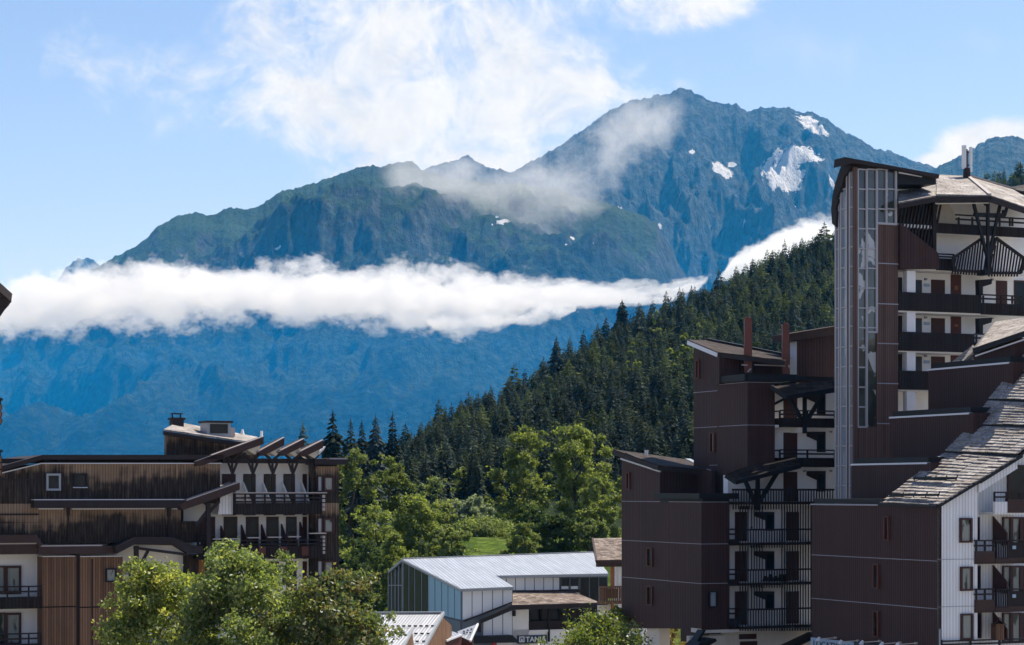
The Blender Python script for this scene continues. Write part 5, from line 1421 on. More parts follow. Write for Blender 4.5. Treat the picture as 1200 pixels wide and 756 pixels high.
part('dormer_wall', 'brown_boards', r, lambda mb: mb.hexa([d1, d2, d2 + Vector((.15, 0, -1.2)), d1 + Vector((.15, 0, -1.2))], [q + Vector((-.8, .3, -.1)) for q in (d1, d2, d2 + Vector((.15, 0, -1.2)), d1 + Vector((.15, 0, -1.2)))]))
part('roof_edge', 'grey_metal', r, lambda mb: mb.beam(d1 + Vector((0, 0, .05)), d2 + Vector((0, 0, .05)), 0.15, 0.18))
k0, k1, k2, k3 = P(519, 737, 156), P(541, 744, 154), P(523, 751, 152), P(514, 745, 154)
sh = thing('shed', (k2.x, 154, 0), 'little shed with grey sloped roofs between the metal roof house and the hall', 'shed')
r = part('roof', 'rib_roof', sh, lambda mb: (mb.slab([P(521, 737, 156), P(541, 743.5, 154.5), P(523, 750.5, 152.5), P(521, 750, 152.6)], 0.08), mb.slab([P(536, 740, 157), P(560, 731, 157.5), P(551, 751, 154), P(540, 746, 155)], 0.08)))
part('roof_edge', 'flashing', r, lambda mb: (mb.beam(P(541, 744, 154.4), P(523, 751.2, 152.4), 0.1, 0.12), mb.beam(P(560, 731.5, 157.4), P(551, 751.5, 153.9), 0.12, 0.14)))
part('wall', 'door_red', sh, lambda mb: (mb.hexa([P(524, 751.5, 152.6), P(541, 745, 154.6), P(541, 800, 154.6), P(524, 800, 152.6)], [q + Vector((0, 2, 0)) for q in (P(524, 751.5, 152.6), P(541, 745, 154.6), P(541, 800, 154.6), P(524, 800, 152.6))]), mb.hexa([P(541, 748, 155), P(554, 747, 155), P(554, 800, 155), P(541, 800, 155)], [q + Vector((0, 2, 0)) for q in (P(541, 748, 155), P(554, 747, 155), P(554, 800, 155), P(541, 800, 155))])))
def f(mb):
    for t in (.3, .6):
        for s in (.2, .45, .7):
            q = P(538, 741, 156.9).lerp(P(541, 746, 155), t).lerp(P(559, 732, 157.4).lerp(P(551, 750, 154.2), t), s) + Vector((0, 0, .1)); mb.beam(q, q + Vector((.14, 0, 0)), 0.08)
part('snow_guard', 'black_trim', r, f)

# ------------------------------------------------------------------ chalet peeping out behind the middle house
CF = Face(700, 166, dirv=FRONT)
CH = thing('chalet', (CF.p(720, 700, -3).x, 169, 0), 'small chalet with brown shingle roof and wooden balcony half hidden by the maroon block', 'house')
r = part('roof', 'brown_shingles', CH, lambda mb: mb.slab([CF.p(694.5, 631, -5), CF.p(760, 629.5, -5), CF.p(760, 656, 1.0), CF.p(699, 657, 1.0)], 0.16))
part('fascia', 'brown_trim', r, lambda mb: (mb.beam(CF.p(699, 658.8, 1.0), CF.p(760, 657.8, 1.0), 0.12, 0.3), off(CF, 0.5).box(mb, 701, 659, 760, 664, -0.4, 0), mb.beam(CF.p(694.5, 631.5, -5), CF.p(699, 658, 1), 0.14, 0.2)))
part('wall', 'white_render', CH, lambda mb: off(CF, -0.3).box(mb, 722.5, 664, 760, 900, -0.6, 0))
part('lower_wall', 'cream_render', CH, lambda mb: off(CF, -0.4).box(mb, 704, 709, 760, 722, -0.6, 0))
part('post', 'orange_wood', CH, lambda mb: (CF.box(mb, 716, 664, 719.5, 690, -0.1, 0.1), CF.box(mb, 716.5, 706, 719, 716, -0.1, 0.1)))
b = part('balcony', 'brown_boards', CH, lambda mb: CF.box(mb, 703, 704, 760, 707.5, -0.5, 0.2))
part('railing', 'brown_boards', b, lambda mb: (pickets(CF, 702, 728, 687, 705, 0.15, mb, 2.3, 0.6), CF.box(mb, 701, 686.5, 760, 688.5, 0.08, 0.22), CF.box(mb, 702, 690, 727, 701, 0.02, 0.06)))
part('downpipe', 'antenna_white', CH, lambda mb: mb.tube(CF.p(724.8, 667, 0.05), CF.p(724.8, 800, 0.05), 0.09))
# ------------------------------------------------------------------ ground and wooded hill
m, g = newmat('valley_ground')
pos = g.node('ShaderNodeNewGeometry').outputs['Position']
n = g.noise(pos, 0.05, 8, 0.65); n2 = g.noise(pos, 1.3, 5, 0.7)
c = g.mix(g.ss(n, 0.4, 0.6), (0.045, 0.07, 0.022), (0.07, 0.085, 0.035))
c = g.mix(g.ss(n2, 0.45, 0.7), c, (0.03, 0.045, 0.016))
py_ = g.sep(pos)[1]
c = g.mix(g.ss(g.add(py_, g.mul(g.sub(n, 0.5), 20)), 185, 172), c, g.mix(n2, (0.16, 0.15, 0.135), (0.30, 0.28, 0.25)))
g.out(g.principled(c, 0.95, g.bump(n2, 0.4, 0.05), 0.1))
xs = np.concatenate([np.linspace(-6000, -400, 12), np.linspace(-380, 380, 60), np.linspace(400, 6000, 12)])
ys = np.concatenate([np.linspace(-7000, -200, 8), np.linspace(-110, 600, 50), np.linspace(640, 13000, 30)])
XX, YY = np.meshgrid(xs, ys)
tag(grid_mesh('ground', XX, YY, np.zeros_like(XX), m), 'flat ground of the village running back into the valley', 'ground', None, 'structure')

TOPS = [(200, 590), (300, 568), (340, 552), (400, 520), (450, 505), (520, 458), (600, 430), (650, 405), (700, 375), (760, 350), (800, 331), (850, 315), (900, 291), (940, 275), (975, 265), (1075, 230), (1140, 206), (1165, 199), (1200, 193), (1300, 180), (1420, 175)]
YR = [(200, 430), (300, 430), (400, 455), (520, 530), (700, 640), (850, 720), (975, 800), (1200, 950), (1420, 1000)]
HT_R = 11.0
def hill_z(k, d):
    px = 600 + k * F
    yr = lerp_tab(YR, px); zr = CZ + (HY - lerp_tab(TOPS, px)) / F * yr - HT_R
    edge = max(0.0, min(1.0, (px - 215) / 150.0))
    dsh = 34 * max(0.0, min(1.0, (545 - px) / 40.0)) + 8 * max(0.0, min(1.0, (px - 590) / 20.0))
    if d < 235: z = lerp_tab([(186, -0.5), (196, 4.2), (205, 8.2), (215, 9.3), (235, 9.6)], d - dsh)
    elif d < yr:
        t = (d - 235) / (yr - 235); z0 = lerp_tab([(186, -0.5), (196, 4.2), (205, 8.2), (215, 9.3), (235, 9.6)], 235 - dsh); z0 += (9.6 - z0) * min(1, t * 6); z = z0 + (zr - z0) * t ** 1.12
    else: z = zr - (d - yr) * 0.30
    x = k * d
    und = fbm(x * 0.012, d * 0.012, 4.4, 1.0, 4) * min(1, max(0, (d - 240) / 100)) * 4.0 * min(1, abs(yr - d) / 80)
    return max(-1.0, (z + und + fbm(x * 0.08, d * 0.08, 1.0, 1.0, 3) * 0.25) * edge - (1 - edge))
ks = np.linspace((200 - 600) / F, (1420 - 600) / F, 170)
ds = np.concatenate([np.linspace(186, 240, 28), np.linspace(246, 1150, 80)])
Z = np.array([[hill_z(k, d) for k in ks] for d in ds]); K, D_ = np.meshgrid(ks, ds)
m, g = newmat('hill_ground')
pos = g.node('ShaderNodeNewGeometry').outputs['Position']
n = g.noise(pos, 0.12, 7, 0.65); n2 = g.noise(pos, 2.2, 5, 0.7)
gr = g.mix(n2, (0.055, 0.095, 0.012), (0.15, 0.21, 0.03)); gr = g.mix(g.ss(n, 0.45, 0.65), gr, (0.16, 0.17, 0.045)); gr = g.mix(g.ss(g.noise(pos, 0.9, 5, 0.7), 0.42, 0.62), g.mix(1.0, gr, (0.45, 0.5, 0.5), 'MULTIPLY'), gr)
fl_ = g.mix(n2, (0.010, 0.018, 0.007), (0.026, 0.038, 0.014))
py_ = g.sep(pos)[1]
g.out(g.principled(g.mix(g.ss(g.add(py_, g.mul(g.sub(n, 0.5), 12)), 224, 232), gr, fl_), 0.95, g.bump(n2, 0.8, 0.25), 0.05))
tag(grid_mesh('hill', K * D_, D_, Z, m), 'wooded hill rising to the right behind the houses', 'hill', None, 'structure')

# ------------------------------------------------------------------ foliage materials
def leaf_mat(name, ca, cb, trans=0.4, cc=None, tval=1.0, scale=0.35, gloss=0.035):
    m, g = newmat(name)
    geo = g.node('ShaderNodeNewGeometry'); pos = geo.outputs['Position']
    rnd = g.node('ShaderNodeObjectInfo').outputs['Random']
    n = g.noise(pos, scale, 4, 0.6); w = geo.outputs['Random Per Island']
    f = g.add(g.mul(n, 0.7), g.mul(w, 0.5))
    c = g.mix(g.ss(f, 0.25, 0.85), ca, cb)
    if cc: c = g.mix(g.ss(g.add(g.noise(pos, scale * 1.7, 3), g.mul(g.sub(w, 0.5), 0.35)), 0.52, 0.72), c, cc)
    br = g.mul(g.lin(rnd, 0, 1, 0.66 if gloss == 0.0 else 0.88, 1.36 if gloss == 0.0 else 1.12), g.lin(g.noise(pos, 0.16, 2), 0.3, 0.7, 0.62, 1.42) if gloss == 0.0 else 1.0)
    c = g.mix(1.0, c, g.xyz(br, br, g.mul(br, g.lin(g.math('FRACT', g.mul(rnd, 7.3)), 0, 1, 0.8, 1.25))), 'MULTIPLY')
    d = g.node('ShaderNodeBsdfDiffuse', {'Color': c}).outputs[0]
    t = g.node('ShaderNodeBsdfTranslucent', {'Color': g.mix(1.0, c, (1.15 * tval, 1.25 * tval, 0.55 * tval), 'MULTIPLY')}).outputs[0]
    ms = g.node('ShaderNodeMixShader', {0: trans}); g.l.new(d, ms.inputs[1]); g.l.new(t, ms.inputs[2])
    gl = g.node('ShaderNodeBsdfGlossy', {'Roughness': 0.45, 'Color': (0.9, 0.95, 1.0)}).outputs[0]
    fr = g.node('ShaderNodeMixShader', {0: gloss}); g.l.new(ms.outputs[0], fr.inputs[1]); g.l.new(gl, fr.inputs[2])
    g.out(fr.outputs[0])
    return m
M['spruce'] = leaf_mat('spruce_needles', (0.026, 0.037, 0.033), (0.078, 0.092, 0.068), 0.22, None, 1.0, 0.5, 0.0)
M['larch'] = leaf_mat('larch_needles', (0.055, 0.074, 0.040), (0.122, 0.140, 0.068), 0.35, None, 1.0, 0.5, 0.0)
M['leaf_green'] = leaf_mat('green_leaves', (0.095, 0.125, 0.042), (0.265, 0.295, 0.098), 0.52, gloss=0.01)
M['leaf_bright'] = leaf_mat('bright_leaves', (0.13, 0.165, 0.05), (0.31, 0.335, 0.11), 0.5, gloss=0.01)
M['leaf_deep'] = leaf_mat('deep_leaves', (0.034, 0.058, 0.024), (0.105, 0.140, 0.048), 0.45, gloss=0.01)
M['leaf_pale'] = leaf_mat('pale_leaves', (0.12, 0.16, 0.08), (0.36, 0.39, 0.24), 0.45, gloss=0.012)
M['leaf_yellow'] = leaf_mat('yellow_green_leaves', (0.10, 0.14, 0.036), (0.33, 0.36, 0.09), 0.52, (0.48, 0.45, 0.11), 1.1, 0.6, 0.02)
M['leaf_maple'] = leaf_mat('maple_leaves', (0.075, 0.112, 0.038), (0.26, 0.305, 0.12), 0.50, (0.36, 0.37, 0.15), 1.0, 0.7, 0.03)
M['leaf_bronze'] = leaf_mat('bronze_leaves', (0.075, 0.11, 0.042), (0.23, 0.27, 0.11), 0.48, (0.30, 0.22, 0.12), 1.0, 0.9, 0.03)
M['leaf_shoot'] = leaf_mat('shoot_leaves', (0.10, 0.15, 0.02), (0.23, 0.27, 0.05), 0.5, (0.30, 0.28, 0.05), 1.0, 0.8)
M['leaf_autumn'] = leaf_mat('autumn_leaves', (0.20, 0.16, 0.03), (0.30, 0.24, 0.05), 0.45, (0.26, 0.10, 0.03), 1.0, 0.8)
m, g = newmat('bark'); pos = g.node('ShaderNodeNewGeometry').outputs['Position']
n = g.noise(g.vm('MULTIPLY', pos, (8, 8, 1.5)), 1.0, 5, 0.7)
g.out(g.principled(g.mix(n, (0.03, 0.022, 0.016), (0.12, 0.095, 0.075)), 0.95, g.bump(n, 0.8, 0.05), 0.1)); M['bark'] = m

def np_mesh(name, verts, faces, mats, midx=None):
    """verts (n,3), faces (m,4)"""
    me = bpy.data.meshes.new(name)
    me.vertices.add(len(verts)); me.vertices.foreach_set('co', np.asarray(verts, np.float32).ravel())
    fc = np.asarray(faces, np.int32)
    me.loops.add(fc.size); me.loops.foreach_set('vertex_index', fc.ravel())
    me.polygons.add(len(fc)); me.polygons.foreach_set('loop_start', np.arange(0, fc.size, fc.shape[1], dtype=np.int32))
    if midx is not None: me.polygons.foreach_set('material_index', np.asarray(midx, np.int32))
    me.update(calc_edges=True)
    for q in mats: me.materials.append(q)
    return me

def leaves(rng, pts, size, up=0.35, out=None, spread=1.0):
    """a pointed four-cornered leaf at every point, each with its own tilt"""
    n = len(pts)
    nrm = rng.normal(size=(n, 3)); nrm /= np.linalg.norm(nrm, axis=1)[:, None]
    nrm = nrm * spread + np.array([0, 0, up]);
    if out is not None: nrm = nrm + out * 0.5
    nrm /= np.linalg.norm(nrm, axis=1)[:, None]
    a = np.cross(nrm, rng.normal(size=(n, 3))); a /= np.linalg.norm(a, axis=1)[:, None]
    b = np.cross(nrm, a)
    s = size * rng.uniform(0.6, 1.4, size=(n, 1))
    sag = nrm * s * 0.15
    v = np.stack([pts - a * s * 0.6, pts + b * s * 0.42 - sag, pts + a * s * 0.75, pts - b * s * 0.42 - sag], 1)
    f_ = np.arange(n * 4).reshape(n, 4)
    return v.reshape(-1, 3), f_

def limb(mb, a, b, r0, r1, rng, n=3):
    p = Vector(a); b = Vector(b); pr = r0
    for i in range(1, n + 1):
        q = Vector(a).lerp(b, i / n) + (Vector(rng.normal(size=3)) * (b - Vector(a)).length * 0.05 if i < n else Vector((0, 0, 0)))
        r = r0 + (r1 - r0) * i / n
        mb.tube(p, q, pr, r, 6); p, pr = q, r

def leaf_tree(name, label, cat, px, top, bot, wpx, d, mat, leaf=0.26, n=6000, seed=1, group=None, zbase=None, lumps=30, taper=0.35, fill=0.35, lean=0.0, spire=0.0):
    """trunk, limbs running to leaf clumps, and a crown of single leaves gathered in uneven clumps"""
    rng = np.random.default_rng(seed)
    c = P(px, bot, d); ztop = P(px, top, d).z; zb = c.z
    base = Vector((c.x, d, zbase if zbase is not None else hill_z((px - 600) / F, d)))
    H = ztop - zb; Rw = wpx / F * d / 2
    t = thing(name, base, label, cat, group)
    cen = []
    for i in range(lumps):
        # height first: fuller in the lower middle, thin at the tip
        h = rng.beta(1.5, 1.25); prof = math.sqrt(max(0.02, 1 - ((h - 0.38) / 0.66) ** 2)) * (1 - taper * 0.55 * h)
        a = rng.uniform(0, 2 * math.pi); rr = (rng.uniform(0.1, 1.0) ** 0.55) * prof * Rw * rng.choice([0.92, 1.12], p=[.8, .2]) * (1.0 + 0.85 * mn.noise(Vector((math.cos(a) * 1.3 + seed, math.sin(a) * 1.3, h * 2.6))))
        cen.append((c.x + math.cos(a) * rr + lean * h * H, d + math.sin(a) * rr, zb + h * H * 0.95, Rw * rng.uniform(0.15, 0.36) * (1 - 0.35 * h)))
    for i in range(max(4, lumps // 7)):      # sprigs that break the outline
        h = rng.uniform(0.35, 1.0); prof = math.sqrt(max(0.02, 1 - ((h - 0.38) / 0.66) ** 2)) * (1 - taper * 0.55 * h)
        a = rng.uniform(0, 2 * math.pi); rr = prof * Rw * rng.uniform(0.95, 1.22)
        cen.append((c.x + math.cos(a) * rr, d + math.sin(a) * rr, zb + h * H * 1.0, Rw * rng.uniform(0.07, 0.14)))
    cen.append((c.x + lean * H, d, ztop - Rw * 0.20, Rw * 0.20))
    cen = np.array(cen)
    w = cen[:, 3] ** 2; w /= w.sum()
    idx = rng.choice(len(cen), size=n, p=w)
    dirs = rng.normal(size=(n, 3)); dirs[:, 2] *= 0.8; dirs /= np.linalg.norm(dirs, axis=1)[:, None]
    rad = cen[idx, 3:4] * np.abs(rng.normal(0.60, 0.26, size=(n, 1)))
    sc = np.array([1, 1, 0.85])
    pts = cen[idx, :3] + dirs * rad * sc
    if spire: pts[:, 2] += np.abs(rng.normal(size=n)) * spire * (dirs[:, 2] > 0.2)
    org = np.array(base)
    v, f_ = leaves(rng, pts - org, leaf, 0.3, dirs)
    o = bpy.data.objects.new('crown', np_mesh('crown', v, f_, [M[mat]])); COL.objects.link(o); o.parent = t
    mb = MB()
    tt = Vector((c.x + lean * H * .7, d, zb + H * 0.72)); r0 = max(0.10, H * 0.018)
    limb(mb, base - Vector((0, 0, .3)), tt, r0 * 1.2, r0 * 0.3, rng, 5)
    for i in rng.choice(len(cen), size=min(11, len(cen)), replace=False):
        q = Vector(cen[i, :3]); hh = max(base.z + 0.5, q.z - (q - Vector((c.x, d, q.z))).length * 0.8 - 0.5)
        k = min(1.0, max(0.05, (hh - base.z) / max(0.1, tt.z - base.z)))
        limb(mb, base.lerp(tt, k), q, r0 * 0.42 * (1.1 - k), 0.02, rng, 3)
    mb.build('trunk', M['bark'], t, fix=False)
    return t

def conifer_arrays(seed, H, Rb, whorls, per, droop=0.35, ragged=0.25, start=0.06):
    """whorls of drooping boughs, each a rough fan of needle sprays"""
    rng = np.random.default_rng(seed); V = []; Fc = []
    for i in range(whorls):
        t = (i + rng.uniform(-.3, .3)) / whorls; t = min(0.985, max(0, t))
        z = H * (start + (1 - start) * t); r = Rb * (1 - t) ** 0.60 * rng.uniform(1 - ragged, 1 + ragged) + 0.02 * Rb
        nb = max(4, int(per * (1 - 0.5 * t)))
        a0 = rng.uniform(0, 6.28)
        for b in range(nb):
            zz = z; z = zz + rng.uniform(-.6, .6) * H / whorls; a = a0 + 2 * math.pi * (b + rng.uniform(-.3, .3)) / nb; L = r * rng.uniform(0.65, 1.15)
            ca, sa = math.cos(a), math.sin(a); dr = droop * rng.uniform(0.6, 1.4)
            for sgm, (f0, f1) in enumerate(((0.05, 0.62), (0.42, 1.0))):
                w = L * (0.24 if sgm == 0 else 0.18) * rng.uniform(0.8, 1.25)
                def q(f, s_, dz=0.0): return (ca * L * f - sa * s_, sa * L * f + ca * s_, z - dr * L * f * f + 0.10 * L * f + dz)
                k = len(V)
                V += [q(f0, 0), q((f0 + f1) / 2, w, -0.10 * L), q(f1, 0), q((f0 + f1) / 2, -w, -0.10 * L)]
                Fc.append((k, k + 1, k + 2, k + 3))
            k = len(V); h_ = L * 0.30                       # hanging sprays under the bough
            V += [q(0.25, 0), q(0.55, 0, -h_), q(0.9, 0.0, -h_ * 0.6), q(0.85, 0)]
            Fc.append((k, k + 1, k + 2, k + 3)); z = zz
    k = len(V); V += [(0.05 * Rb, 0, H * .95), (0, 0, H * 1.04), (-0.05 * Rb, 0, H * .95), (0, 0.05, H * .9)]; Fc.append((k, k + 1, k + 2, k + 3))
    n0 = len(Fc)
    for i in range(5):
        a, b = 2 * math.pi * i / 5, 2 * math.pi * (i + 1) / 5; r0 = 0.018 * H; k = len(V)
        V += [(r0 * math.cos(a), r0 * math.sin(a), -0.6), (r0 * math.cos(b), r0 * math.sin(b), -0.6), (.1 * r0 * math.cos(b), .1 * r0 * math.sin(b), H * .97), (.1 * r0 * math.cos(a), .1 * r0 * math.sin(a), H * .97)]
        Fc.append((k, k + 1, k + 2, k + 3))
    return np.array(V), np.array(Fc), n0
protos = []
for i in range(9):
    larch = i >= 6
    V_, F_, n0 = conifer_arrays(100 + i, 1.0, (0.25, 0.22, 0.28, 0.23, 0.265, 0.21, 0.31, 0.34, 0.29)[i], 26 if not larch else 22, 11, 0.45 if not larch else 0.15, 0.22 if not larch else 0.35)
    mi = np.zeros(len(F_), np.int32); mi[n0:] = 1
    protos.append(np_mesh('larch' if larch else 'spruce', V_, F_, [M['larch' if larch else 'spruce'], M['bark']], mi))

# ------------------------------------------------------------------ the forest on the hill
rng = np.random.default_rng(5)
cand = []
d = 285.0
while d < 1020:
    sp = 2.9 + d * 0.0025
    px = 385.0 + rng.uniform(0, 10)
    while px < 1400:
        q = px + rng.uniform(-.4, .4) * sp / d * F; dd = d + rng.uniform(-.45, .45) * sp
        yr = lerp_tab(YR, q)
        hid = (1010 < q < 1135) or (q > 1135 and dd < 820) or q > 1225
        if dd < yr + 14 and not (hid and rng.random() < 0.45):
            if True:
                k = (q - 600) / F
                h = rng.uniform(0.62, 1.2) * (5.1 + dd * 0.0056)
                if abs(dd - yr) < 25: h *= rng.uniform(0.75, 1.25)
                # light broadleaf or larch patches
                lar = fbm(k * dd * 0.02, dd * 0.02, 8.8, 1.0, 3) + rng.normal() * 0.22
                pi = int(rng.integers(6, 9)) if lar > 0.36 else int(rng.integers(0, 6))
                cand.append([q, dd, hill_z(k, dd), h, pi])
        px += sp / d * F
    d += sp
cand.sort(key=lambda c: -c[1])
buf = np.full((378, 620), -1, np.int32)
for i, (q, dd, z, h, pi) in enumerate(cand):
    yb = (HY - (z - CZ) / dd * F) / 2; yt = (HY - (z + h - CZ) / dd * F) / 2; wr = h * 0.19 / dd * F / 2
    for y in range(max(0, int(yt)), min(377, int(yb)) + 1):
        t = (y - yt) / max(1, yb - yt); a, b = int(q / 2 - wr * t), int(q / 2 + wr * t) + 1
        buf[y, max(0, a):min(619, b)] = i
for (x0, y0, x1, y1) in ((0, 540, 404, 756), (726, 540, 985, 756), (811, 410, 985, 756), (925, 390, 985, 756), (976, 220, 1060, 756), (1053, 235, 1240, 756), (455, 655, 726, 756), (585, 520, 725, 660), (410, 560, 580, 690)):
    buf[y0 // 2:y1 // 2, x0 // 2:x1 // 2] = -1
vis = np.bincount(buf[buf >= 0], minlength=len(cand))
order = np.argsort(-vis)
solo = set(int(i) for i in order[:300] if vis[i] > 3)
print('forest', len(cand), 'visible', int((vis > 3).sum()))
kinds = {}
for i, (q, dd, z, h, pi) in enumerate(cand):
    if i not in solo: continue
    larch = pi >= 6; yr = lerp_tab(YR, q)
    where = 'standing on the skyline of the wooded hill' if dd > yr - 40 else ('on the lower slope of the wooded hill' if dd < 235 + (yr - 235) * 0.42 else 'in the middle of the wooded slope')
    tall = 'tall' if h > 9.2 else ('small' if h < 7.0 else 'medium')
    o = bpy.data.objects.new('larch_tree' if larch else 'spruce_tree', protos[pi]); COL.objects.link(o)
    o.location = (q * 0 + (q - 600) / F * dd, dd, z - 0.2); s_ = h; wv = rng.uniform(0.85, 1.25)
    o.scale = (s_ * wv, s_ * wv, s_); o.rotation_euler = (rng.normal() * .02, rng.normal() * .02, rng.uniform(0, 6.28))
    tag(o, ('%s pale green larch %s' if larch else '%s dark green spruce %s') % (tall, where), 'tree', '%s %s %s' % (tall, 'larches' if larch else 'spruces', where))
# the rest of the forest as one mass: every crown laid into a single mesh
VV = []; FF = []; MI = []; kof = 0
for i, (q, dd, z, h, pi) in enumerate(cand):
    if i in solo: continue
    key = pi
    if key not in kinds:
        me = protos[pi]; a = np.empty(len(me.vertices) * 3, np.float32); me.vertices.foreach_get('co', a)
        b = np.empty(len(me.loops), np.int32); me.loops.foreach_get('vertex_index', b)
        c_ = np.empty(len(me.polygons), np.int32); me.polygons.foreach_get('material_index', c_)
        kinds[key] = (a.reshape(-1, 3), b.reshape(-1, 4), np.where(c_ == 1, 2, 1 if pi >= 6 else 0))
    a, b, c_ = kinds[key]
    if vis[i] <= 1:      # hardly seen: thinner copy
        sel = np.arange(0, len(b), 2)
    else: sel = np.arange(len(b))
    th = rng.uniform(0, 6.28); wv = rng.uniform(0.85, 1.25) * h
    v = np.stack([(a[:, 0] * math.cos(th) - a[:, 1] * math.sin(th)) * wv + (q - 600) / F * dd, (a[:, 0] * math.sin(th) + a[:, 1] * math.cos(th)) * wv + dd, a[:, 2] * h + z - 0.2], 1)
    bb = b[sel]; used, inv = np.unique(bb, return_inverse=True)
    VV.append(v[used]); FF.append(inv.reshape(-1, 4) + kof); MI.append(c_[sel]); kof += len(used)
fo = bpy.data.objects.new('forest', np_mesh('forest', np.concatenate(VV), np.concatenate(FF), [M['spruce'], M['larch'], M['bark']], np.concatenate(MI))); COL.objects.link(fo)
tag(fo, 'dense mass of dark conifers filling the slope between the single trees', 'forest', None, 'stuff')

# ------------------------------------------------------------------ single conifers at the foot of the hill, left of the wood
def lone_conifer(px, top, d, wid, pi, label):
    z = hill_z((px - 600) / F, d); h = P(px, top, d).z - z
    t = thing('spruce_tree', ((px - 600) / F * d, d, z), label, 'tree', None)
    me = protos[pi]
    V_, F_, n0 = conifer_arrays(int(px), h, wid * 1.3, 46, 16, 0.45, 0.3, 0.04)
    o = bpy.data.objects.new('crown', np_mesh('crown', V_, F_[:n0], [M['spruce']])); COL.objects.link(o); o.parent = t
    o2 = bpy.data.objects.new('trunk', np_mesh('trunk', V_, F_[n0:], [M['bark']])); COL.objects.link(o2); o2.parent = t
for a in ((355, 497, 250, 1.9, 0, 'dark spruce whose tip shows above the wedge roofs of the left house'),
          (390, 484, 262, 2.5, 2, 'broad tall spruce just right of the wedge roofs, tallest of the row'),
          (411, 492, 272, 1.7, 1, 'slim spruce second in the row right of the wedge roofs'),
          (424, 494, 290, 1.6, 3, 'thin spruce between two larger ones in the row'),
          (440, 488, 280, 1.9, 4, 'dark spruce at the right end of the row by the left house'),
          (460, 484, 300, 1.5, 5, 'narrow pointed spruce where the wooded slope begins'),
          (428, 532, 236, 2.6, 2, 'dark spruce standing among the pale broadleaf trees'),
          (652, 395, 560, 2.4, 0, 'spruce rising clear of the skyline halfway up the ridge'),
          (729, 352, 640, 3.2, 2, 'tallest spruce standing alone above the ridge skyline')): lone_conifer(*a)
# ------------------------------------------------------------------ broadleaf trees behind the hall
BT = 'broadleaf trees behind the hall'
for k, a in enumerate((
    ('mid green tree behind the right end of the left house', 416, 524, 690, 74, 232, 'leaf_green', 0.27, 11000),
    ('tall green tree between the left house and the bright trees', 456, 532, 690, 84, 242, 'leaf_green', 0.27, 13000),
    ('rounded green tree behind the two brighter ones', 506, 556, 660, 72, 262, 'leaf_green', 0.27, 9000),
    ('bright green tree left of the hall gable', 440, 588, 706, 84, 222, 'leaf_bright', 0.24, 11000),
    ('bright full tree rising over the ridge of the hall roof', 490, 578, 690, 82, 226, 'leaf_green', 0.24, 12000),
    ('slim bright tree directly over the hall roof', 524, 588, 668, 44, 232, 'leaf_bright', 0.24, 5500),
    ('low tree squeezed between the hall gable and the left house', 462, 624, 716, 64, 208, 'leaf_green', 0.22, 7500),
    ('tree with pale silvery leaves left of the grass bank', 553, 582, 634, 58, 256, 'leaf_pale', 0.27, 7500),
    ('low green tree in the gap before the dark wood', 540, 548, 620, 66, 300, 'leaf_green', 0.28, 7000),
    ('tall pointed tree, left one of the big pair', 616, 496, 634, 84, 236, 'leaf_green', 0.26, 14000),
    ('largest tree with a broad crown, right one of the big pair', 676, 494, 634, 104, 242, 'leaf_green', 0.26, 18000),
    ('bright yellow green tree against the maroon wall', 706, 540, 640, 58, 218, 'leaf_bright', 0.24, 9000),
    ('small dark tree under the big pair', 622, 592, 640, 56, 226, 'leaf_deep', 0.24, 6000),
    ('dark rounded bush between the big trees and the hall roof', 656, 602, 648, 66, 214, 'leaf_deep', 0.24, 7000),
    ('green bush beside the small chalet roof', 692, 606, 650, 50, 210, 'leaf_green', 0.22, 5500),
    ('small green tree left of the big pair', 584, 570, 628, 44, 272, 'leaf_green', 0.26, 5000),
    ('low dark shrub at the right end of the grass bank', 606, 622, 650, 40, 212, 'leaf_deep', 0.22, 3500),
    ('low green shrub at the left end of the grass bank', 528, 616, 664, 52, 206, 'leaf_green', 0.22, 4500),
    ('wide low shrub at the back edge of the grass bank', 566, 606, 637, 84, 219, 'leaf_green', 0.2, 6500),
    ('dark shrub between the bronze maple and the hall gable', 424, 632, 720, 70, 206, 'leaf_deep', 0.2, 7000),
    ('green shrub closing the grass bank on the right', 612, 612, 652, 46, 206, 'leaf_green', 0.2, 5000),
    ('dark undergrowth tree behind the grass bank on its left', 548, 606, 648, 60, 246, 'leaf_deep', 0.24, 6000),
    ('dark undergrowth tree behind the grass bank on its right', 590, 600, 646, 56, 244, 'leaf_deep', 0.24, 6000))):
    lab, px, top, bot, w, d, mat, lf, n = a
    leaf_tree('broadleaf_tree', lab, 'tree', px, top, bot, w, d, mat, lf * 0.84, int(n * 1.35), 40 + k, BT, None, 60 if w > 55 else 34)
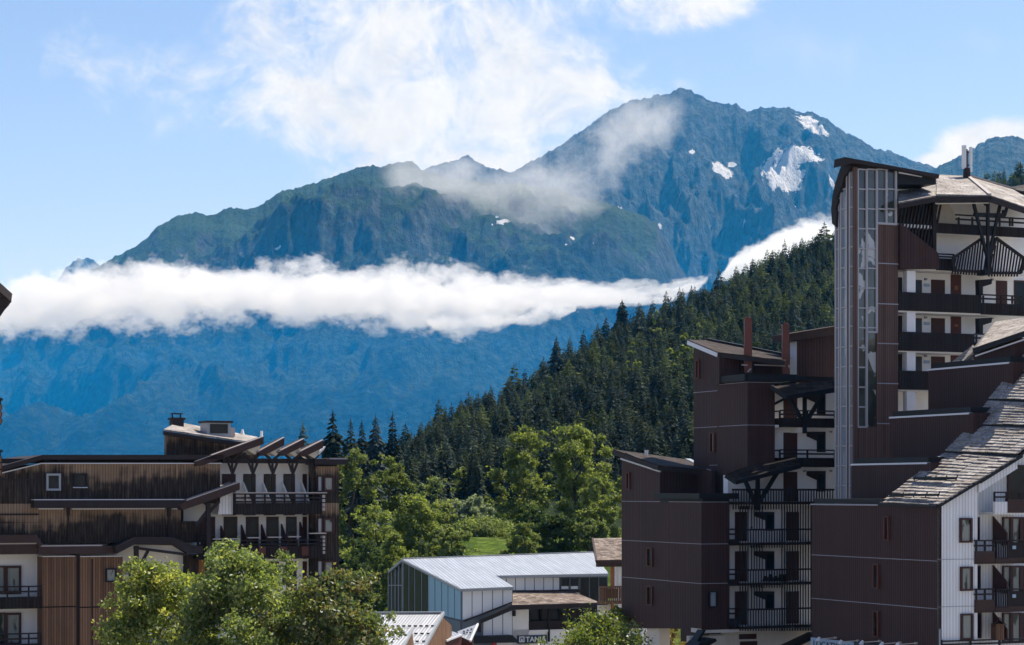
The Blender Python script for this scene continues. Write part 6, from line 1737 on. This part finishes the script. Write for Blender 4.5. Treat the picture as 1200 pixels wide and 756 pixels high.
# light crowns scattered in the conifer wood
for k, (px, d, w, h, mat, lab) in enumerate(((818, 480, 22, 7, 'leaf_pale', 'pale round broadleaf crown low in the conifer wood by the maroon block'), (742, 430, 20, 8, 'leaf_green', 'light green broadleaf crown above the lower maroon roof'), (800, 420, 30, 7, 'leaf_bright', 'bright young broadleaf tree beside the maroon upper wall'), (770, 560, 18, 9, 'leaf_bright', 'small yellow green crown in the middle of the wood'))):
    z = hill_z((px - 600) / F, d); bot = HY - (z + 1 - CZ) / d * F; top = HY - (z + h + 4 - CZ) / d * F
    leaf_tree('broadleaf_tree', lab, 'tree', px, top, bot, w * 1.0, d, mat, 0.35, 2200, 80 + k, None, None, 16)
# ------------------------------------------------------------------ street trees in front
leaf_tree('street_tree', 'yellow green young tree in front of the boarded stair bays', 'tree', 186, 652, 900, 190, 96, 'leaf_yellow', 0.125, 32000, 201, None, 0, 130, 0.66, 0.15, 0.0)
leaf_tree('street_tree', 'tall full green maple in the middle in front of the left house', 'tree', 288, 634, 900, 212, 94, 'leaf_maple', 0.125, 56000, 202, None, 0, 170, 0.50, 0.15)
leaf_tree('street_tree', 'dark bronze leaved maple at the right end of the left house', 'tree', 390, 662, 900, 190, 92, 'leaf_bronze', 0.125, 52000, 203, None, 0, 160, 0.36, 0.15)
leaf_tree('street_tree', 'low leafy young tree filling the gap left of the tall maple', 'tree', 238, 688, 860, 70, 99, 'leaf_yellow', 0.125, 12000, 205, None, 0, 70, 0.4, 0.15)
leaf_tree('street_tree', 'low leafy young tree filling the gap right of the tall maple', 'tree', 340, 672, 860, 76, 97, 'leaf_maple', 0.125, 14000, 206, None, 0, 80, 0.4, 0.15)
leaf_tree('shrub', 'sunny yellow green shrub in front of the hall terrace', 'shrub', 699, 725, 790, 128, 136, 'leaf_shoot', 0.13, 14000, 211, None, 0, 80, 0.25, 0.15, 0.0, 0.35)
leaf_tree('shrub', 'lone green bush under the terrace roof by the chalet', 'shrub', 722, 709, 745, 34, 150, 'leaf_green', 0.13, 3000, 214, None, 0, 20)
leaf_tree('shrub', 'golden shrub seen through the gap under the maroon wall', 'shrub', 784, 736, 790, 46, 158, 'leaf_autumn', 0.15, 4500, 212, None, 0, 26)
for o in bpy.data.objects:
    if '_o' in o: del o['_o']
